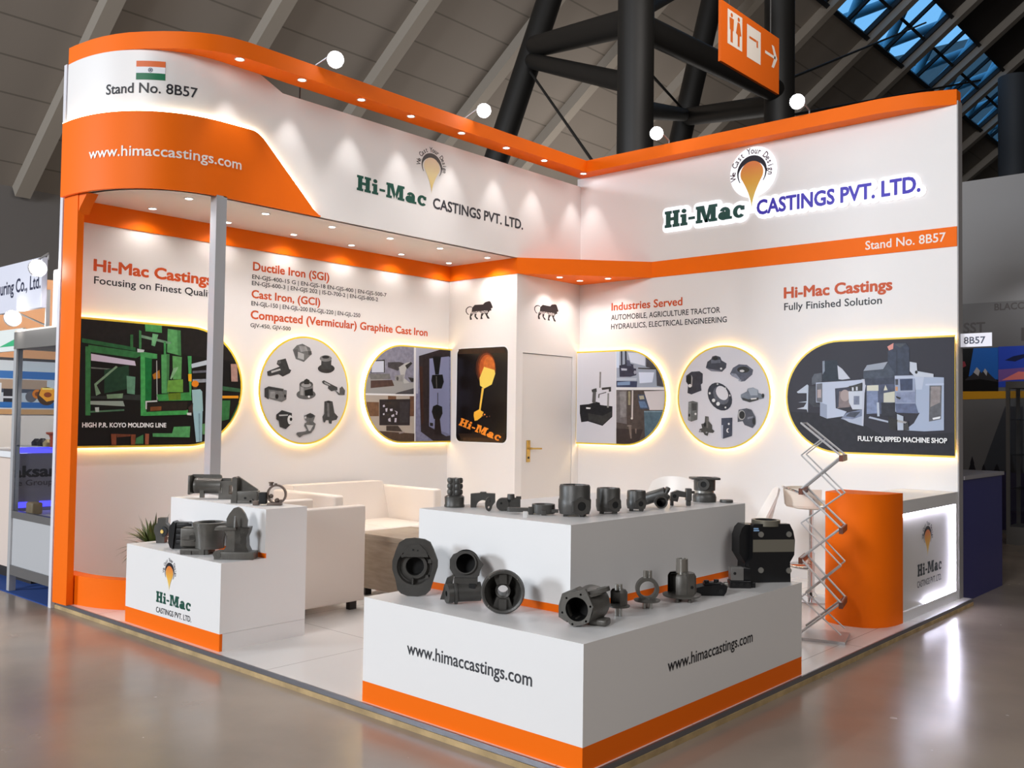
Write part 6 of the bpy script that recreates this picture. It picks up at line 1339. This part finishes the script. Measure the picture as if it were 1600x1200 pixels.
# ------------------------------------------------------------------ neighbour on the left
b = MB(); b.box(-4.49, -1.0, -4.96, -.5, -.05, -.044); tag(b.build('carpet', mat('blue_carpet', (22, 66, 140), .95)), 'bright blue carpet on the floor of the neighbouring stand', 'carpet')
sc = thing('display_showcase', 'aluminium glass showcase with grey base panel on the blue carpet', 'showcase')
SX0, SX1, SY0, SY1 = -1.86, -.985, -4.94, -4.42
for x in (SX0, SX1-.05):
    for y in (SY0, SY1-.05): b = MB(); b.box(x, x+.05, y, y+.05, -.044, 1.86); b.build('post', ALU, sc)
b = MB(); b.box(SX0+.05, SX1-.05, SY0+.012, SY0+.03, .16, .53); b.build('base_panel', mat('panel_grey', (176, 176, 178), .5), sc)
b = MB(); b.box(SX0+.02, SX1-.02, SY0+.001, SY0+.04, .53, .585); b.box(SX0+.02, SX1-.02, SY0+.001, SY0+.04, .085, .16); b.build('rail', mat('rail_grey', (112, 110, 110), .4, .4), sc)
b = MB(); b.box(SX0+.03, SX1-.03, SY0+.04, SY1-.02, .54, .57); b.build('display_floor', mat('display_floor', (226, 214, 196), .5), sc)
b = MB(); b.box(SX0+.05, SX1-.05, SY0+.015, SY0+.021, .585, 1.86); b.build('front_glass', glass('case_glass', (236, 240, 244), .07), sc)
b = MB(); b.box(SX0, SX1+.0, SY0-.002, SY1, 1.86, 1.995); b.build('header', mat('header_grey', (104, 100, 96), .5), sc)
b = MB(); b.box(SX0, SX1, SY0, SY1, 1.995, 2.01); b.build('top_cover', mat('cover_cream', (232, 222, 206), .5), sc)
b = MB(); b.box(SX0+.05, SX1-.05, SY0+.025, SY1-.03, 1.09, 1.10); b.build('shelf', glass('case_glass', (0, 0, 0)), sc)
b = MB(); b.box(SX0+.018, SX0+.024, SY0+.05, SY1-.05, .57, 1.03); bp_ = b.build('side_panel', mat('violet_grey', (150, 142, 152), .5), sc)
for y0, y1, z0 in ((SY0+.05, SY1-.06, 1.035), (SY0+.05, SY0+.13, .60), (SY0+.22, SY1-.06, .60)):
    b = MB(); b.box(SX0+.02, SX0+.03, y0, y1, z0, z0+.045); b.build('blue_light_strip', glow('blue_strip', (70, 66, 255), 3.0), sc)
pc = Plane2((SX0+.025, 0, 0), (0, 1, 0), (1, 0, 0)); mb = MB(); put_text(mb, pc, 'aksan', -4.925, .845, .34, .085, .001, .04); mb.build('lettering', hexmat('1c1c28'), bp_, merge=False); mb = MB(); put_text(mb, pc, 'te Group', -4.92, .775, .30, .045, .001); mb.build('lettering', hexmat('5a5258'), bp_, merge=False)
cp2 = MB(); cp2.lathe((0, 0, 0), (0, 0, 1), [(0, 0), (.03, 0), (.032, .07), (.04, .09), (.06, .10), (.062, .112), (0, .112)], 28); o = cp2.build('flared_cup', mat('orange_cup', (206, 72, 24), .35), None, loc=(-1.25, -4.855, 1.101)); tag(o, 'orange-red flared cup on the glass shelf of the showcase', 'cup')
for i, (x, y, r, c_, l) in enumerate(((-1.58, -4.855, .035, (40, 34, 44), 'dark round part on the showcase shelf, nearest the blank showcase side'), (-1.48, -4.85, .038, (34, 28, 34), 'dark round part on the showcase shelf beside the pale brass one'), (-1.37, -4.855, .034, (214, 186, 130), 'pale brass part on the showcase shelf by the orange cup'))):
    b = MB(); b.lathe((0, 0, 0), (0, 0, 1), [(0, 0), (r, 0), (r*1.1, r*.8), (r*.7, r*1.3), (r*.4, r*1.6), (0, r*1.6)], 20); tag(b.build('round_part', mat('part_'+str(i), c_, .35, .4), None, loc=(x, y, 1.101)), l, 'part')
for i, (x, y, w, h, c_, l) in enumerate(((-1.60, -4.85, .13, .09, (170, 140, 100), 'tan box on the showcase floor'), (-1.10, -4.85, .09, .07, (40, 34, 30), 'black part on the showcase floor by the post'))):
    b = MB(); b.box(-w/2, w/2, -.04, .04, 0, h, .012); b.cyl((0, -.041, h*.5), (0, .041, h*.5), h*.3, n=14); tag(b.build('small_part', mat('smallpart_'+str(i), c_, .45), None, loc=(x, y, .571)), l, 'part')
# its back wall with a picture, its fascia boards
b = MB(); b.box(-4.6, -4.5, -4.96, -.5, -.05, 1.93); struct(b.build('wall_neighbour_low', mat('neighbour_wall', (226, 220, 214), .6)))
b = MB(); b.box(-4.6, -4.5, -4.96, -.5, 1.93, 2.8); struct(b.build('wall_neighbour_high', mat('peach_board', (206, 152, 110), .6)))
pn = Plane2((-4.5, 0, 0), (0, 1, 0), (1, 0, 0))
pic = thing('wall_picture', 'blue and orange picture of machine parts on the neighbouring stand wall', 'picture')
b = MB(); b.box(-4.5, -4.49, -4.7, -2.6, 1.33, 1.93); b.build('board', mat('picture_ground', (186, 200, 214), .5), pic)
def flat(parent, name, pl, items, d0=.001):
    mb = MB(); cols = []
    for i, (col, q) in enumerate(items):
        h = '%02x%02x%02x' % tuple(col)
        if h not in cols: cols.append(h)
        mb.cur = cols.index(h); mb.poly(q, pl.o+pl.n*(d0+.0003*i), pl.ex, (0, 0, 1))
    return mb.build(name, [hexmat(h) for h in cols], parent, smooth=False, merge=False, recalc=False)
def RQ(y0, y1, z0, z1): return [(y0, z0), (y1, z0), (y1, z1), (y0, z1)]
flat(pic, 'print', pn, [((40, 44, 56), RQ(-4.7, -2.6, 1.90, 1.93)), ((40, 104, 176), RQ(-4.7, -2.6, 1.71, 1.79)), ((160, 140, 124), RQ(-4.2, -3.62, 1.60, 1.70)), ((60, 70, 90), RQ(-4.4, -3.5, 1.56, 1.60)), ((30, 32, 44), RQ(-4.06, -3.92, 1.52, 1.60)), ((206, 210, 218), RQ(-4.2, -4.08, 1.50, 1.66)), ((40, 104, 176), RQ(-4.7, -2.6, 1.40, 1.46)), ((190, 198, 210), RQ(-4.3, -3.86, 1.46, 1.52)), ((34, 38, 50), RQ(-4.06, -3.96, 1.46, 1.50)), ((90, 92, 104), circ(-3.78, 1.52, .06, 18)), ((206, 120, 28), circ(-3.72, 1.55, .05, 18)), ((120, 60, 20), circ(-3.72, 1.55, .025, 14)), ((64, 40, 24), circ(-3.62, 1.53, .10, 20)), ((240, 164, 40), [(-3.68, 1.62), (-3.56, 1.62), (-3.48, 1.55), (-3.5, 1.5), (-3.62, 1.47), (-3.7, 1.54)]), ((252, 226, 120), RQ(-3.67, -3.56, 1.60, 1.62)), ((150, 66, 18), circ(-3.61, 1.545, .042, 18, .028)), ((190, 150, 106), RQ(-4.7, -2.6, 1.33, 1.385))], .011)
for o_ in (): pass
fb = thing('fascia_board', 'white neighbouring fascia board lettered with uring Co., Ltd.', 'sign')
b = MB(); b.box(-4.4, -1.34, -4.95, -4.91, 2.16, 2.545); b.build('board', mat('board_lilac', (214, 214, 226), .45), fb)
pf_ = Plane2((0, -4.95, 0), (1, 0, 0), (0, -1, 0)); mb = MB(); put_text(mb, pf_, 'uring Co., Ltd.', -2.15, 2.31, .79, .105, .001, .01); mb.build('lettering', hexmat('262a44'), fb, merge=False)
b = MB(); b.box(-1.36, -1.345, -4.91, -4.88, 2.01, 2.3); b.build('support_leg', ALU, fb)
b = MB(); b.box(-1.25, -1.0, -4.90, -4.87, 2.01, 2.44); tag(b.build('fascia_end_board', mat('board_lilac', 0)), 'short blank white board between lettered fascia and the curved stand end', 'board')
tc_ = thing('case_topper', 'white and green topper board over the neighbouring counter', 'board')
b = MB(); b.box(-2.8, -1.9, -4.86, -4.84, 1.86, 2.04); b.build('board', mat('topper_white', (222, 226, 222), .5), tc_)
b = MB(); b.poly([(-2.05, 1.9), (-1.92, 1.9), (-1.92, 1.98)], (0, -4.862, 0), (1, 0, 0), (0, 0, 1)); b.poly([(-2.4, 1.9), (-2.05, 1.9), (-1.92, 2.02), (-1.92, 1.98)], (0, -4.8615, 0), (1, 0, 0), (0, 0, 1)); b.build('green_swash', hexmat('3cae78'), tc_, merge=False)
b = MB(); b.box(-2.8, -2.76, -4.88, -4.82, -.044, 1.9); b.build('support_leg', ALU, tc_)
nc = thing('counter_cabinet', 'cream counter cabinet at the edge of the neighbouring stand', 'cabinet')
b = MB(); b.box(-3.2, -1.95, -4.75, -4.2, .06, .98); b.build('body', mat('cream_counter', (214, 196, 184), .5), nc)
b = MB(); b.box(-3.24, -1.92, -4.79, -4.18, .98, 1.03); b.build('worktop', mat('counter_white', (226, 226, 228), .4), nc)
b = MB(); b.box(-3.15, -2.0, -4.7, -4.25, -.044, .06); b.build('plinth', FOOT, nc)
flood((-1.36, -4.90, 2.53), (-1.245, -5.02, 2.44), 'flood lamp glaring white beside the lettered neighbouring fascia', 'neighbour lamps', 10, (-2, -4, 1))
flood((-1.84, -4.70, 2.015), (-1.80, -4.98, 2.10), 'warm glaring lamp above the showcase of the neighbouring stand', 'neighbour lamps', 6, (-2.2, -4, 1))
spot('showcase_light', (-1.4, -4.7, 1.84), 6, 2.2, .5, (1, .9, .75)); o = spot('neighbour_fill', (-2.3, -3.6, 2.6), 150, 2.2, .6, (1, .90, .78), .1); o.rotation_euler = (Vector((-4.5, -3.7, 1.7))-Vector((-2.3, -3.6, 2.6))).to_track_quat('-Z', 'Y').to_euler()  # second spot is unseen, added to brighten the neighbour's wall
# ------------------------------------------------------------------ neighbour on the right
b = MB(); b.box(2.0, 12, 5.5, 5.6, 2.97, 4.62); struct(b.build('wall_right_high', mat('grey_panel', (128, 126, 126), .6)))
b = MB(); b.box(2.0, 12, 5.5, 5.6, -.05, 2.97); wr = struct(b.build('wall_right_low', mat('grey_panel_dark', (104, 102, 102), .6)))
pr_ = Plane2((0, 5.5, 0), (1, 0, 0), (0, -1, 0))
for tx_ in (('BLACCTD', 2.62, 2.86, .50, .085), ('SST', 2.24, 2.58, .26, .13), ('E', 2.94, 2.45, .1, .16)): mb = MB(); put_text(mb, pr_, *tx_, .002, .02); mb.build('lettering', hexmat('55504f'), wr, merge=False)
flat(wr, 'yellow_strip', pr_, [((206, 146, 30), [(2.2, 1.69), (3.0, 1.71), (3.0, 1.80), (2.2, 1.80)])], .003)
pm = thing('mountain_poster', 'dark mountain poster under blue sky on the neighbouring grey wall', 'poster')
flat(pm, 'print', pr_, [((10, 10, 12), [(2.2, 1.8), (2.66, 1.8), (2.66, 2.372), (2.2, 2.372)]), ((34, 96, 178), [(2.3, 2.0), (2.66, 1.95), (2.66, 2.37), (2.36, 2.37)]), ((48, 46, 50), [(2.26, 1.96), (2.34, 2.02), (2.40, 2.12), (2.46, 2.04), (2.5, 2.1), (2.56, 2.02), (2.66, 1.92), (2.66, 1.8), (2.2, 1.8)]), ((176, 172, 172), [(2.36, 2.05), (2.40, 2.12), (2.44, 2.07), (2.42, 2.0)]), ((176, 172, 172), [(2.48, 2.06), (2.5, 2.1), (2.53, 2.06), (2.52, 2.0)]), ((140, 50, 60), [(2.2, 2.1), (2.27, 2.14), (2.25, 2.2), (2.2, 2.2)]), ((8, 8, 10), [(2.2, 1.8), (2.66, 1.8), (2.66, 1.92), (2.44, 1.96), (2.2, 1.94)])], .004)
pu = thing('sunset_poster', 'pink and blue sunset poster beside the dark mountain poster', 'poster')
flat(pu, 'print', pr_, [((44, 72, 180), [(2.662, 1.85), (3.3, 1.87), (3.3, 2.384), (2.662, 2.380)]), ((120, 84, 150), [(2.662, 1.92), (3.3, 2.0), (3.3, 2.12), (2.662, 2.08)]), ((226, 122, 116), [(2.7, 1.94), (3.3, 1.96), (3.3, 2.03), (2.9, 2.05)]), ((28, 34, 70), [(2.74, 2.2), (2.86, 2.18), (3.0, 2.24), (3.0, 2.28), (2.84, 2.25)])], .004)
flat(wr, 'tree_print', pr_, [((62, 64, 70), [(2.45, .74), (2.95, .74), (2.95, 1.6), (2.74, 1.6)])]+[((22, 22, 30), [(x-w, .74), (x+w, .74), (x+w*.4, .74+h*.5), (x+w*.55, .74+h*.5), (x, .74+h), (x-w*.55, .74+h*.5), (x-w*.4, .74+h*.5)]) for x, w, h in ((2.34, .05, .2), (2.48, .035, .1), (2.64, .05, .11), (2.80, .06, .3), (2.9, .05, .2))]+[((52, 48, 84), [(2.2, .0), (3.0, .0), (3.0, .74), (2.2, .76)])], .003)
bc = thing('blue_counter', 'dark blue counter with pale top edge just beyond the reception counter', 'counter')
b = MB(); b.box(3.05, 3.765, .13, 1.26, -.05, .925); b.build('body', mat('dark_blue', (36, 36, 104), .4), bc)
b = MB(); b.box(3.03, 3.78, .125, 1.275, .925, .955); b.build('worktop', mat('blue_top', (150, 146, 150), .4), bc)
gs = thing('glass_cabinet', 'grey framed glass display cabinet by the blue counter, at the hall aisle', 'cabinet')
GX0, GX1, GY0, GY1 = 3.02, 4.0, 4.4, 4.9
b = MB(); b.box(GX0, GX1, GY0, GY1, -.05, .16); b.build('base', mat('cabinet_grey', (112, 110, 108), .5), gs)
for x in (GX0, GX1-.04):
    for y in (GY0, GY1-.04): b = MB(); b.box(x, x+.04, y, y+.04, .16, 1.80); b.build('post', mat('cabinet_grey', 0), gs)
b = MB(); b.box(GX0, GX1, GY0, GY1, 1.80, 1.88); b.build('top', mat('cabinet_grey', 0), gs)
for z in (.60, 1.0, 1.42): b = MB(); b.box(GX0+.04, GX1-.04, GY0+.03, GY1-.03, z, z+.012); b.build('shelf', glass('shelf_glass', (190, 200, 205), .15), gs)
b = MB(); b.box(GX0+.04, GX1-.04, GY0+.01, GY0+.016, .16, 1.8); b.build('front_glass', glass('case_glass', 0), gs)
spot('poster_fill', (3.6, 4.2, 3.2), 40, 1.3, .6, (.95, .97, 1), .05).rotation_euler = (Vector((3.2, 5.5, 2.3))-Vector((3.6, 4.2, 3.2))).to_track_quat('-Z', 'Y').to_euler()  # bare spot without a fixture, added to brighten the posters
